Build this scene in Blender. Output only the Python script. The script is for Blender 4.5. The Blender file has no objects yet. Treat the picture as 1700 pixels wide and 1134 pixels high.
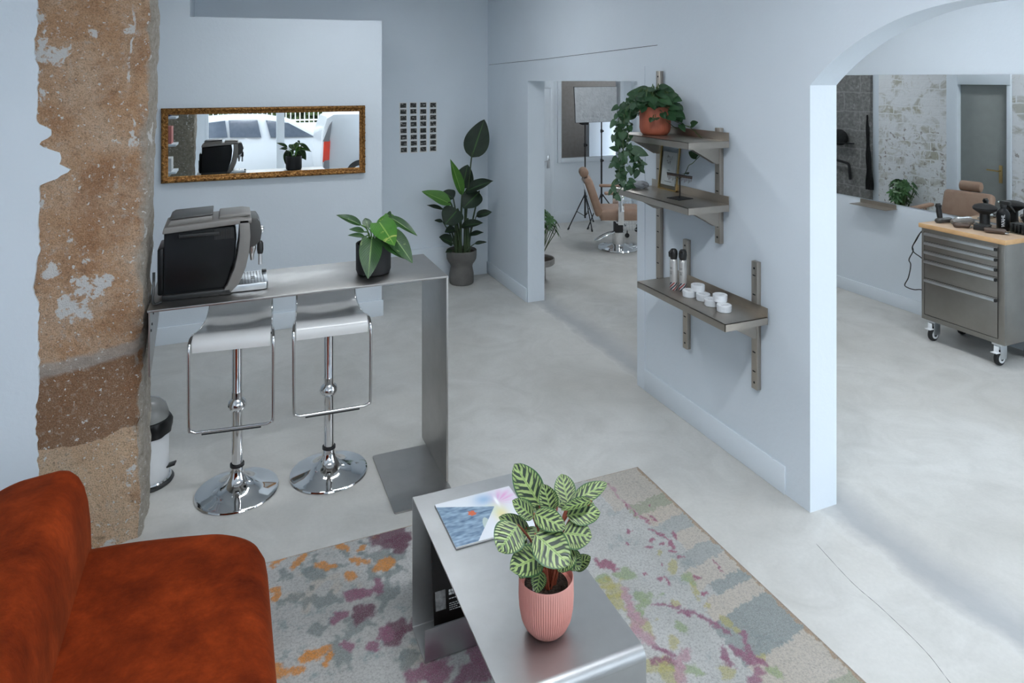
import bpy, bmesh, math, random
from mathutils import Vector, Matrix, noise
random.seed(7)
SC = bpy.context.scene
FILL_ARCH, FILL_MAIN, FILL_BACK, SKY = 16.0, 34.0, 15.0, 1.75  # strengths of the added fill lamps, then of the sky
COL = SC.collection
R = math.radians
PI = math.pi

# ------------------------------------------------------------------ camera
HC, TH, FL = 2.07, R(22.7), 24.0
FPX = 1700 * FL / 36.0
cs, sn = math.cos(TH), math.sin(TH)
cd = bpy.data.cameras.new('camera'); cam = bpy.data.objects.new('camera', cd); COL.objects.link(cam)
cam.location = (0, 0, HC); cam.rotation_euler = (PI / 2, 0, -TH)
cd.lens = FL; cd.sensor_width = 36; cd.sensor_fit = 'HORIZONTAL'
cd.shift_y = -(567 - 130) / 1700.0
cd.clip_start = 0.05; cd.clip_end = 200
SC.camera = cam


def V(px, py, Z):
    """world point seen in the photo at px, py and at depth Z in front of the lens"""
    X = (px - 850) / FPX * Z
    return Vector((X * cs + Z * sn, -X * sn + Z * cs, HC - (py - 130) / FPX * Z))


# ------------------------------------------------------------------ materials
class NT:
    def __init__(s, name):
        s.m = bpy.data.materials.new(name); s.m.use_nodes = True
        s.t = s.m.node_tree; s.p = s.t.nodes['Principled BSDF']; s.out = s.t.nodes['Material Output']
    def n(s, typ, **kw):
        nd = s.t.nodes.new(typ)
        for k, v in kw.items():
            if k.startswith('i_'):
                key = k[2:]
                key = int(key) if key.isdigit() else key
                s.set(nd.inputs[key], v)
            else:
                setattr(nd, k, v)
        return nd
    def set(s, sock, v):
        if isinstance(v, bpy.types.NodeSocket): s.t.links.new(v, sock)
        else:
            if hasattr(sock.default_value, '__len__') and hasattr(v, '__len__') and len(v) == 3 and len(sock.default_value) == 4: v = (*v, 1)
            sock.default_value = v
    def P(s, **kw):
        for k, v in kw.items(): s.set(s.p.inputs[k.replace('_', ' ')], v)
    def coord(s, kind='Object'):
        return s.n('ShaderNodeTexCoord').outputs[kind]
    def noise(s, scale, detail=3, rough=.55, vec=None, dist=0.0):
        nd = s.n('ShaderNodeTexNoise'); nd.inputs['Scale'].default_value = scale
        nd.inputs['Detail'].default_value = detail; nd.inputs['Roughness'].default_value = rough
        nd.inputs['Distortion'].default_value = dist
        s.set(nd.inputs['Vector'], vec if vec is not None else s.coord())
        return nd.outputs['Fac']
    def ramp(s, fac, stops):
        nd = s.n('ShaderNodeValToRGB'); s.set(nd.inputs[0], fac)
        e = nd.color_ramp.elements
        while len(e) < len(stops): e.new(.5)
        for i, (p, c) in enumerate(stops):
            e[i].position = p
            e[i].color = (*c, 1) if hasattr(c, '__len__') else (c, c, c, 1)
        return nd.outputs[0]
    def mix(s, fac, a, b, mode='MIX'):
        nd = s.n('ShaderNodeMix', data_type='RGBA', blend_type=mode)
        s.set(nd.inputs[0], fac); s.set(nd.inputs[6], a); s.set(nd.inputs[7], b)
        return nd.outputs[2]
    def math(s, op, a, b=None, c=None, clamp=False):
        nd = s.n('ShaderNodeMath', operation=op, use_clamp=clamp)
        s.set(nd.inputs[0], a)
        if b is not None: s.set(nd.inputs[1], b)
        if c is not None: s.set(nd.inputs[2], c)
        return nd.outputs[0]
    def xyz(s, vec):
        nd = s.n('ShaderNodeSeparateXYZ'); s.set(nd.inputs[0], vec); return nd.outputs
    def mapping(s, vec, scale=(1, 1, 1), loc=(0, 0, 0)):
        nd = s.n('ShaderNodeMapping'); s.set(nd.inputs['Vector'], vec)
        nd.inputs['Scale'].default_value = scale; nd.inputs['Location'].default_value = loc
        return nd.outputs[0]
    def bump(s, h, strength=.3, dist=.01):
        nd = s.n('ShaderNodeBump'); s.set(nd.inputs['Height'], h)
        nd.inputs['Strength'].default_value = strength; nd.inputs['Distance'].default_value = dist
        s.set(s.p.inputs['Normal'], nd.outputs[0])


def M_plain(name, c, rough=.5, metal=0.0, c2=None, scale=12, bump=0, bscale=80, bdist=.004, **kw):
    m = NT(name); m.P(Roughness=rough, Metallic=metal)
    if c2 is None: c2 = tuple(x * .9 for x in c)
    m.P(Base_Color=m.mix(m.ramp(m.noise(scale), [(.35, 0.0), (.65, 1.0)]), c, c2))
    if bump: m.bump(m.noise(bscale), bump, bdist)
    m.P(**kw)
    return m.m


WHITE = M_plain('white_painted_plaster', (.70, .757, .81), .75, c2=(.68, .735, .785), scale=1.6, bump=.25, bscale=35, bdist=.004)
WHITE_TRIM = M_plain('white_gloss_paint', (.73, .785, .835), .45, c2=(.71, .765, .815), scale=3)
CEIL = M_plain('ceiling_white', (.82, .82, .82), .8, c2=(.8, .8, .8), scale=2)

def m_floor():
    m = NT('polished_concrete')
    co = m.coord(); x, y, z = m.xyz(co)
    big = m.noise(.9, 6, .6, dist=.6); mid = m.noise(3.2, 7, .62, dist=1.2); fine = m.noise(60, 3, .6)
    base = m.mix(m.ramp(big, [(.3, 0.0), (.7, 1.0)]), (.53, .51, .47), (.67, .66, .63))
    base = m.mix(m.ramp(mid, [(.42, 0.0), (.75, .55)]), base, (.46, .45, .42))
    base = m.mix(m.ramp(fine, [(.3, .12), (.7, 0.0)]), base, (.3, .3, .29))
    # swept trowel arcs
    w = m.n('ShaderNodeTexWave', wave_type='RINGS', rings_direction='Z')
    m.set(w.inputs['Vector'], m.mapping(co, (1, 1, 1), (-1.9, -5.0, 0))); w.inputs['Scale'].default_value = .55
    w.inputs['Distortion'].default_value = 4; w.inputs['Detail'].default_value = 3
    base = m.mix(m.ramp(w.outputs['Fac'], [(.8, 0.0), (1.0, .10)]), base, (.42, .41, .39))
    # the cement strip filled in where the old wall stood
    jag = m.math('MULTIPLY_ADD', m.noise(2.3, 5, .65), .24, -.12)
    xj = m.math('ADD', x, jag)
    a = m.ramp(m.math('MULTIPLY_ADD', xj, 12.0, -12 * 2.60), [(0, 0.0), (1, 1.0)])
    b = m.ramp(m.math('MULTIPLY_ADD', xj, -5.0, 5 * 2.93), [(0, 0.0), (1, 1.0)])
    strip = m.math('MULTIPLY', a, b)
    base = m.mix(m.math('MULTIPLY', strip, .75), base, (.34, .35, .36))
    edge = m.math('COMPARE', xj, 2.605, .012)
    base = m.mix(m.math('MULTIPLY', edge, .15), base, (.66, .66, .65))
    m.P(Base_Color=base, Roughness=m.ramp(mid, [(.3, .38), (.7, .58)]))
    m.bump(m.math('ADD', m.noise(14, 5), m.math('MULTIPLY', fine, .15)), .08, .01)
    return m.m
FLOOR = m_floor()

def m_stone():
    m = NT('old_rough_sandstone')
    co = m.coord(); x, y, z = m.xyz(co)
    n1 = m.noise(2.6, 8, .68, dist=.4); n2 = m.noise(34, 7, .72); n3 = m.noise(170, 4, .75)
    warm = m.ramp(n1, [(.28, (.48, .235, .105)), (.45, (.64, .38, .215)), (.6, (.73, .51, .345)), (.75, (.64, .39, .215))])
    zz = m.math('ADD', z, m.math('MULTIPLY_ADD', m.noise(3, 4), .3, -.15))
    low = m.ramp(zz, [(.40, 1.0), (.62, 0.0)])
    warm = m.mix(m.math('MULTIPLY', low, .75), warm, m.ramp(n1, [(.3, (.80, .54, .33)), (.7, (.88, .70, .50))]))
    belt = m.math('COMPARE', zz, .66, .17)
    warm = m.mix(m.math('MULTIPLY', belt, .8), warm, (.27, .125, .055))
    rust = m.ramp(m.noise(1.9, 6, .7, m.mapping(co, (1, 1, 1), (5, 3, 8)), .5), [(.52, 0.0), (.66, .7)]); warm = m.mix(rust, warm, (.38, .165, .065))
    c = m.mix(m.ramp(n2, [(.32, .6), (.46, 0.0)]), warm, (.20, .12, .07))
    c = m.mix(m.ramp(n2, [(.54, 0.0), (.68, .75)]), c, (.62, .53, .44))
    c = m.mix(m.ramp(n3, [(.36, .6), (.5, 0.0)]), c, (.15, .09, .055))
    c = m.mix(m.ramp(n3, [(.56, 0.0), (.7, .5)]), c, (.80, .68, .55))
    # mortar joint
    zj = m.math('ADD', m.math('MULTIPLY_ADD', x, -.16, z), m.math('MULTIPLY_ADD', m.noise(9, 4), .05, -.025))
    jt = m.ramp(m.math('ABSOLUTE', m.math('SUBTRACT', zj, .925)), [(.022, 1.0), (.038, 0.0)])
    c = m.mix(m.math('MULTIPLY', jt, .8), c, m.ramp(n2, [(.3, (.42, .36, .31)), (.7, (.60, .54, .48))]))
    # grey limewash over the side turned to the room
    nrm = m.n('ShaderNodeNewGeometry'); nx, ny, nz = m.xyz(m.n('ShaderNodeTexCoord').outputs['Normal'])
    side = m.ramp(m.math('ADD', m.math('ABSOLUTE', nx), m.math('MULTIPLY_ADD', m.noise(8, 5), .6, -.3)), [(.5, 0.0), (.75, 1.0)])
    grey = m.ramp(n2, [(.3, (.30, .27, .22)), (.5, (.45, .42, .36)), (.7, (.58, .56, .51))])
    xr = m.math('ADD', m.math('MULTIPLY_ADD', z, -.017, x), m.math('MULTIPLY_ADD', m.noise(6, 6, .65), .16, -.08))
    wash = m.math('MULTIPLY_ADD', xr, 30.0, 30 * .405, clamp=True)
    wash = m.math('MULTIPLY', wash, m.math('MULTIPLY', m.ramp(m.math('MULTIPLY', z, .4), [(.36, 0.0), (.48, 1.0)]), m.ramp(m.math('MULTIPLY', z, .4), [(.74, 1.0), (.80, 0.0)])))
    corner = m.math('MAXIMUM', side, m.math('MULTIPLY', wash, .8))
    seam = m.math('COMPARE', m.math('ADD', m.math('MULTIPLY_ADD', z, -.017, x), m.math('MULTIPLY_ADD', m.noise(7, 5, .6, m.mapping(co, (1, 1, 1), (2, 6, 1))), .09, -.045)), -.425, .005)
    seam = m.math('MULTIPLY', seam, m.math('GREATER_THAN', z, 1.62))
    seam = m.math('MULTIPLY', seam, m.ramp(m.noise(11, 3), [(.42, 0.0), (.5, 1.0)]))
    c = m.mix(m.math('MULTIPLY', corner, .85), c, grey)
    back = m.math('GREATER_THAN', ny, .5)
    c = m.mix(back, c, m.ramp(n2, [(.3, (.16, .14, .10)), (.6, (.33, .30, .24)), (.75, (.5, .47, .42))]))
    # crumbs of white plaster left on the stone
    pl = m.math('MULTIPLY', m.ramp(m.noise(6.2, 6, .62, m.mapping(co, (1, 1, .8), (3.1, 0, 1.7))), [(.615, 0.0), (.635, 1.0)]), m.ramp(m.noise(40, 3), [(.35, 0.0), (.45, 1.0)]))
    sp = m.ramp(m.noise(55, 3, .5, m.mapping(co, (1, 1, 1), (9, 2, 1))), [(.66, 0.0), (.68, 1.0)])
    pl = m.math('MAXIMUM', m.math('MAXIMUM', pl, sp), seam)
    c = m.mix(pl, c, (.80, .78, .75))
    m.P(Base_Color=c, Roughness=.92)
    m.bump(m.math('ADD', m.math('MULTIPLY', n2, .8), m.math('MULTIPLY', n3, .6)), 1.0, .016)
    return m.m
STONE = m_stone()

def m_greystone():
    m = NT('grey_stone_blocks'); co = m.coord(); x, y, z = m.xyz(co)
    vec = m.n('ShaderNodeCombineXYZ'); m.set(vec.inputs[0], y); m.set(vec.inputs[1], z)
    v = m.n('ShaderNodeVectorMath', operation='ADD'); m.set(v.inputs[0], vec.outputs[0])
    nz = m.n('ShaderNodeTexNoise'); nz.inputs['Scale'].default_value = 5; sc_ = m.n('ShaderNodeVectorMath', operation='SCALE'); m.set(sc_.inputs[0], nz.outputs['Color']); sc_.inputs['Scale'].default_value = .06
    m.set(nz.inputs['Vector'], co); m.set(v.inputs[1], sc_.outputs[0])
    b = m.n('ShaderNodeTexBrick'); m.set(b.inputs['Vector'], v.outputs[0]); b.inputs['Scale'].default_value = 1
    b.inputs['Brick Width'].default_value = .55; b.inputs['Row Height'].default_value = .27; b.inputs['Mortar Size'].default_value = .012; b.inputs['Mortar Smooth'].default_value = .6
    n2 = m.noise(22, 7, .7)
    st = m.ramp(n2, [(.3, (.13, .125, .12)), (.55, (.24, .235, .225)), (.75, (.40, .39, .37))])
    c = m.mix(m.math('MULTIPLY', b.outputs['Fac'], .35), st, (.46, .45, .43))
    c = m.mix(m.ramp(m.noise(3, 6, .7), [(.62, 0.0), (.72, .7)]), c, (.6, .59, .57))
    m.P(Base_Color=c, Roughness=.9); m.bump(n2, .8, .015)
    return m.m
GSTONE = m_greystone()

def m_whitebrick():
    m = NT('whitewashed_brick'); co = m.coord(); x, y, z = m.xyz(co)
    vec = m.n('ShaderNodeCombineXYZ'); m.set(vec.inputs[0], y); m.set(vec.inputs[1], z)
    nz = m.n('ShaderNodeTexNoise'); nz.inputs['Scale'].default_value = 7; m.set(nz.inputs['Vector'], co)
    sc_ = m.n('ShaderNodeVectorMath', operation='SCALE'); m.set(sc_.inputs[0], nz.outputs['Color']); sc_.inputs['Scale'].default_value = .05
    v = m.n('ShaderNodeVectorMath', operation='ADD'); m.set(v.inputs[0], vec.outputs[0]); m.set(v.inputs[1], sc_.outputs[0])
    b = m.n('ShaderNodeTexBrick'); m.set(b.inputs['Vector'], v.outputs[0]); b.inputs['Scale'].default_value = 1
    b.inputs['Brick Width'].default_value = .26; b.inputs['Row Height'].default_value = .115; b.inputs['Mortar Size'].default_value = .012; b.inputs['Mortar Smooth'].default_value = .7
    b.inputs['Color1'].default_value = (.46, .44, .35, 1); b.inputs['Color2'].default_value = (.58, .58, .55, 1); b.inputs['Mortar'].default_value = (.8, .81, .81, 1)
    wash = m.ramp(m.noise(4.2, 7, .7, dist=.8), [(.40, 0.0), (.52, 1.0)])
    c = m.mix(wash, b.outputs['Color'], (.80, .81, .82))
    dk = m.math('MULTIPLY', m.ramp(m.noise(17, 5, .6), [(.59, 0.0), (.64, 1.0)]), m.ramp(m.math('ADD', z, m.math('MULTIPLY', m.noise(4), .3)), [(1.15 / 2, 1.0), (1.72 / 2, 0.0)]) if False else m.math('LESS_THAN', z, 1.42))
    c = m.mix(m.math('MULTIPLY', dk, .75), c, (.26, .22, .19))
    m.P(Base_Color=c, Roughness=.85); m.bump(m.math('ADD', m.noise(18, 5), m.math('MULTIPLY', b.outputs['Fac'], -.12)), .6, .012)
    return m.m
WBRICK = m_whitebrick()

def m_steel(name, col=(.56, .56, .55), rough=.34, axis=(2, 90, 90), var=.06):
    m = NT(name); co = m.coord()
    br = m.noise(10, 4, .7, m.mapping(co, axis)); cl = m.noise(5, 5, .6)
    m.P(Base_Color=m.mix(m.ramp(cl, [(.3, 0.0), (.7, 1.0)]), col, tuple(c * .86 for c in col)), Metallic=1.0,
        Roughness=m.math('ADD', m.math('MULTIPLY_ADD', br, var, rough - var / 2), m.math('MULTIPLY_ADD', cl, .1, -.05)))
    m.bump(br, .04, .002)
    return m.m
STEEL = m_steel('brushed_steel', (.45, .435, .415), .36)
STEEL_T = m_steel('brushed_steel_table', (.56, .565, .565), .40, (90, 2, 90))
STEEL_S = m_steel('shelf_steel', (.50, .45, .39), .38, (90, 3, 90))
STEEL_C = m_steel('cabinet_steel', (.34, .32, .292), .42, (90, 2, 90))
CHROME = M_plain('chrome', (.78, .78, .78), .06, 1.0, c2=(.74, .74, .74), scale=2)
ALU = M_plain('satin_aluminium', (.66, .68, .70), .28, 1.0)
MIRROR = M_plain('mirror_silver', (.90, .92, .92), .0, 1.0, c2=(.9, .92, .92))
BLACK = M_plain('black_plastic', (.012, .012, .012), .4, c2=(.018, .018, .017))
BLACK_G = M_plain('black_gloss_plastic', (.005, .006, .006), .3, c2=(.007, .007, .008), Specular_IOR_Level=.25)
BLACK_M = M_plain('matt_black_metal', (.014, .014, .015), .5)
RUBBER = M_plain('black_rubber', (.015, .015, .015), .7)
GREYP = M_plain('warm_grey_plastic', (.235, .22, .203), .42, .2, c2=(.215, .20, .185))
GREYP2 = M_plain('dark_grey_plastic', (.06, .058, .054), .4, c2=(.05, .048, .046))
WPLAST = M_plain('white_plastic', (.78, .79, .80), .35, c2=(.76, .77, .78))
WSEAT = M_plain('white_moulded_seat', (.74, .735, .72), .22, c2=(.72, .715, .70), Coat_Weight=.3)
TERRA = M_plain('terracotta_glaze', (.52, .145, .08), .55, c2=(.44, .12, .065), scale=9)
PINK = M_plain('pink_ceramic', (.80, .36, .30), .5, c2=(.77, .33, .275), scale=6)
SOIL = M_plain('potting_soil', (.03, .02, .014), .95, c2=(.07, .045, .03), scale=60, bump=1, bscale=90, bdist=.02)
CHARC = M_plain('charcoal_ceramic', (.022, .022, .023), .55)
CONC = M_plain('grey_concrete_pot', (.15, .142, .132), .8, c2=(.105, .10, .092), scale=7, bump=.3)
CONC_L = M_plain('pale_concrete_pot', (.36, .34, .32), .85, c2=(.27, .255, .24), scale=14, bump=.3)
LEATHER = M_plain('tan_leather', (.36, .235, .165), .5, c2=(.32, .20, .14), scale=14, bump=.15, bscale=220)
BEECH = M_plain('beech_wood', (.70, .43, .21), .5, c2=(.60, .35, .16), scale=9)
BEECH_T = M_plain('beech_wood_top', (.72, .53, .37), .45, c2=(.64, .45, .30), scale=7)
GOLDM = M_plain('thin_brass', (.55, .40, .18), .35, 1.0)
CARW = M_plain('white_car_paint', (.50, .51, .52), .3, c2=(.49, .50, .51), Coat_Weight=.3)
CARG = M_plain('car_window', (.07, .085, .11), .08, c2=(.09, .105, .13))
TAILRED = M_plain('red_tail_lamp', (.75, .06, .03), .25)
GREYLEAF = M_plain('grey_brown_render', (.30, .275, .255), .9, c2=(.27, .245, .225), scale=20)
DOORGREY = M_plain('grey_green_door_paint', (.30, .315, .30), .5, c2=(.28, .295, .28))
CLOTHB = M_plain('black_cloth', (.012, .013, .013), .9, bump=.5, bscale=30, bdist=.03)
PAPERW = M_plain('white_paper', (.74, .74, .72), .7)
STREET = M_plain('pale_asphalt', (.36, .36, .36), .9, c2=(.30, .30, .30), scale=4)
SOFTB = M_plain('softbox_fabric', (.50, .52, .535), .8, c2=(.44, .46, .475), scale=9, bump=.7, bscale=14, bdist=.03)
REDBOX = M_plain('pinkish_red_card', (.60, .20, .17), .6)
BLUEBAG = M_plain('navy_fabric', (.015, .03, .12), .7)
BROWNP = M_plain('brown_metallic_plastic', (.10, .07, .055), .3, .3)

def m_glass(name, tint=(1, 1, 1), refl=.5):
    m = NT(name); t = m.t
    tr = m.n('ShaderNodeBsdfTransparent'); tr.inputs[0].default_value = (*tint, 1)
    gl = m.n('ShaderNodeBsdfGlossy'); gl.inputs['Roughness'].default_value = .02
    fr = m.n('ShaderNodeFresnel'); fr.inputs[0].default_value = 1.45
    mx = m.n('ShaderNodeMixShader'); bk = m.n('ShaderNodeNewGeometry').outputs['Backfacing']
    m.set(mx.inputs[0], m.math('MULTIPLY', m.math('MULTIPLY', fr.outputs[0], refl), m.math('SUBTRACT', 1.0, bk)))
    m.set(mx.inputs[1], tr.outputs[0]); m.set(mx.inputs[2], gl.outputs[0]); m.set(m.out.inputs[0], mx.outputs[0])
    return m.m
GLASS = m_glass('window_glass')
CLEAR = m_glass('clear_acrylic', (.90, .92, .92), 1.0)
SMOKE = M_plain('clear_grey_plastic', (.34, .34, .33), .12, c2=(.30, .30, .29), Alpha=.7)

def m_gold():
    m = NT('antique_gilding'); n = m.noise(60, 5, .7)
    m.P(Base_Color=m.ramp(n, [(.32, (.06, .024, .006)), (.5, (.22, .095, .022)), (.72, (.55, .31, .11))]), Metallic=.75, Roughness=m.ramp(n, [(.3, .5), (.7, .3)]))
    m.bump(n, .4, .004)
    return m.m
GILT = m_gold()
GILT2 = M_plain('pale_gilding', (.42, .21, .06), .33, .8, c2=(.26, .12, .03), scale=70)  # paler gilding for the carved beads

def m_velvet():
    m = NT('rust_velvet'); co = m.coord()
    n = m.noise(4.2, 7, .7, m.mapping(co, (1, 1, .6)), dist=.15); f = m.noise(90, 4, .7, m.mapping(co, (1, 1, .35)))
    c = m.ramp(n, [(.32, (.075, .010, .003)), (.5, (.18, .024, .005)), (.68, (.32, .046, .009))])
    c = m.mix(m.ramp(f, [(.3, .35), (.7, 0.0)]), c, (.12, .02, .008))
    m.P(Base_Color=c, Roughness=.85, Sheen_Weight=.14, Sheen_Roughness=.35, Sheen_Tint=(.95, .30, .12), Specular_IOR_Level=.04)
    m.bump(m.math('ADD', m.math('MULTIPLY', f, .5), n), .25, .006)
    return m.m
VELVET = m_velvet()

def m_leaf(name, c1, c2, rough=.38, veins=True, mottle=None, mid=(.25, .4, .12)):
    m = NT(name); uv = m.coord('UV'); u, v, w = m.xyz(uv); av = m.math('ABSOLUTE', m.math('MULTIPLY_ADD', v, 2.0, -1.0))
    c = m.mix(m.ramp(m.noise(9, 3), [(.35, 0.0), (.65, 1.0)]), c1, c2)
    if mottle:
        col, lo = mottle
        c = m.mix(m.ramp(m.noise(13, 5, .6, dist=.6), [(lo, 0.0), (lo + .05, 1.0)]), c, col)
    c = m.mix(m.ramp(av, [(.03, .8), (.08, 0.0)]), c, mid)
    m.P(Base_Color=c, Roughness=rough, Subsurface_Weight=.0, Transmission_Weight=0.0)
    if veins:
        s_ = m.math('SINE', m.math('MULTIPLY', m.math('MULTIPLY_ADD', av, -.35, u), 85.0)); m.bump(s_, .18, .004)
    return m.m
LEAF_DARK = m_leaf('bird_of_paradise_leaf', (.007, .018, .009), (.013, .030, .013), .6, mid=(.05, .13, .03))
LEAF_FRESH = m_leaf('young_leaf', (.055, .16, .022), (.08, .21, .03), .4)
LEAF_PHIL = m_leaf('variegated_leaf', (.018, .062, .014), (.032, .10, .02), .32, mottle=((.26, .36, .13), .62), mid=(.2, .34, .1))
LEAF_LIME = m_leaf('bright_variegated_leaf', (.045, .17, .016), (.075, .23, .025), .32, mottle=((.40, .46, .12), .6), mid=(.3, .45, .1))
LEAF_SCIN = m_leaf('satin_pothos_leaf', (.013, .05, .018), (.03, .085, .03), .45, mottle=((.10, .17, .10), .63), mid=(.04, .10, .03))
LEAF_SCH = m_leaf('umbrella_plant_leaf', (.03, .10, .025), (.06, .16, .05), .35, veins=False)
LEAF_TREE = m_leaf('hedge_leaf', (.035, .06, .015), (.09, .11, .03), .6, veins=False)
STEMG = M_plain('green_stem', (.05, .10, .03), .5, c2=(.08, .13, .035))
STEMR = M_plain('reddish_stem', (.26, .055, .025), .5, c2=(.16, .04, .02))
STEMD = M_plain('dark_green_stem', (.02, .042, .014), .5, c2=(.035, .06, .02))

def m_calathea():
    m = NT('peacock_plant_leaf'); uv = m.coord('UV'); u, v, w = m.xyz(uv); av = m.math('ABSOLUTE', m.math('MULTIPLY_ADD', v, 2.0, -1.0))
    lightc = m.ramp(m.noise(30, 3), [(.35, (.20, .285, .085)), (.65, (.32, .41, .15))])
    wob = m.math('MULTIPLY_ADD', m.noise(28, 3, .5), .10, -.05)
    ph = m.math('ADD', m.math('MULTIPLY_ADD', av, -.26, u), wob)
    # bold dark ovals along the midrib, finer dark feathers out to the rim
    side_off = m.math('MULTIPLY', m.math('GREATER_THAN', v, .5), .06)
    ph2 = m.math('ADD', ph, side_off)
    f1 = m.math('SINE', m.math('MULTIPLY', ph2, 6.2832 * 6.0))
    oval = m.math('MULTIPLY', m.ramp(m.math('ADD', f1, m.math('MULTIPLY_ADD', av, -.35, .25)), [(-.22 + .22, 0.0), (.06, 1.0)]), m.ramp(av, [(.06, 0.0), (.10, 1.0)]))
    oval = m.math('MULTIPLY', oval, m.ramp(av, [(.60, 1.0), (.70, 0.0)]))
    f2 = m.math('SINE', m.math('MULTIPLY_ADD', ph2, 6.2832 * 12, 1.2))
    fea = m.math('MULTIPLY', m.ramp(f2, [(.15, 0.0), (.3, 1.0)]), m.ramp(av, [(.48, 0.0), (.60, .95)]))
    dk = m.math('MAXIMUM', oval, fea)
    c = m.mix(dk, lightc, (.010, .026, .012))
    rim = m.ramp(av, [(.86, 0.0), (.93, 1.0)])
    c = m.mix(rim, c, (.022, .085, .022))
    c = m.mix(m.ramp(av, [(.02, 1.0), (.045, 0.0)]), c, (.16, .26, .06))
    m.P(Base_Color=c, Roughness=.42)
    m.bump(m.math('SINE', m.math('MULTIPLY', ph2, 6.2832 * 13)), .15, .003)
    return m.m
LEAF_CAL = m_calathea()

def m_attr(name, rough=.95, fuzz=True):
    m = NT(name); a = m.n('ShaderNodeVertexColor'); a.layer_name = 'Col'
    n = m.noise(120, 5, .8); n2 = m.noise(300, 3, .8)
    c = m.mix(m.ramp(n, [(.3, .6), (.55, 0.0)]), a.outputs[0], (.15, .145, .135)) if fuzz else a.outputs[0]
    if fuzz: c = m.mix(m.ramp(n2, [(.5, 0.0), (.75, .5)]), c, (.75, .73, .7))
    m.P(Base_Color=c, Roughness=rough)
    if fuzz: m.bump(m.math('ADD', n, n2), .8, .006)
    return m.m
RUGM = m_attr('printed_rug_pile')
COVERM = m_attr('magazine_cover_print', .3, False)

def m_photo():
    m = NT('small_photo_print'); oi = m.n('ShaderNodeObjectInfo'); g = m.coord('Generated')
    v = m.n('ShaderNodeVectorMath', operation='ADD'); m.set(v.inputs[0], g)
    k = m.n('ShaderNodeVectorMath', operation='SCALE'); m.set(k.inputs[0], oi.outputs['Location']); k.inputs['Scale'].default_value = 37.0; m.set(v.inputs[1], k.outputs[0])
    a = m.noise(2.6, 4, .6, v.outputs[0])
    c = m.ramp(a, [(.42, (.006, .007, .006)), (.54, (.025, .022, .018)), (.62, (.2, .19, .18)), (.72, (.6, .6, .58))])
    m.P(Base_Color=c, Roughness=.4)
    return m.m
PHOTO = m_photo()


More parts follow.
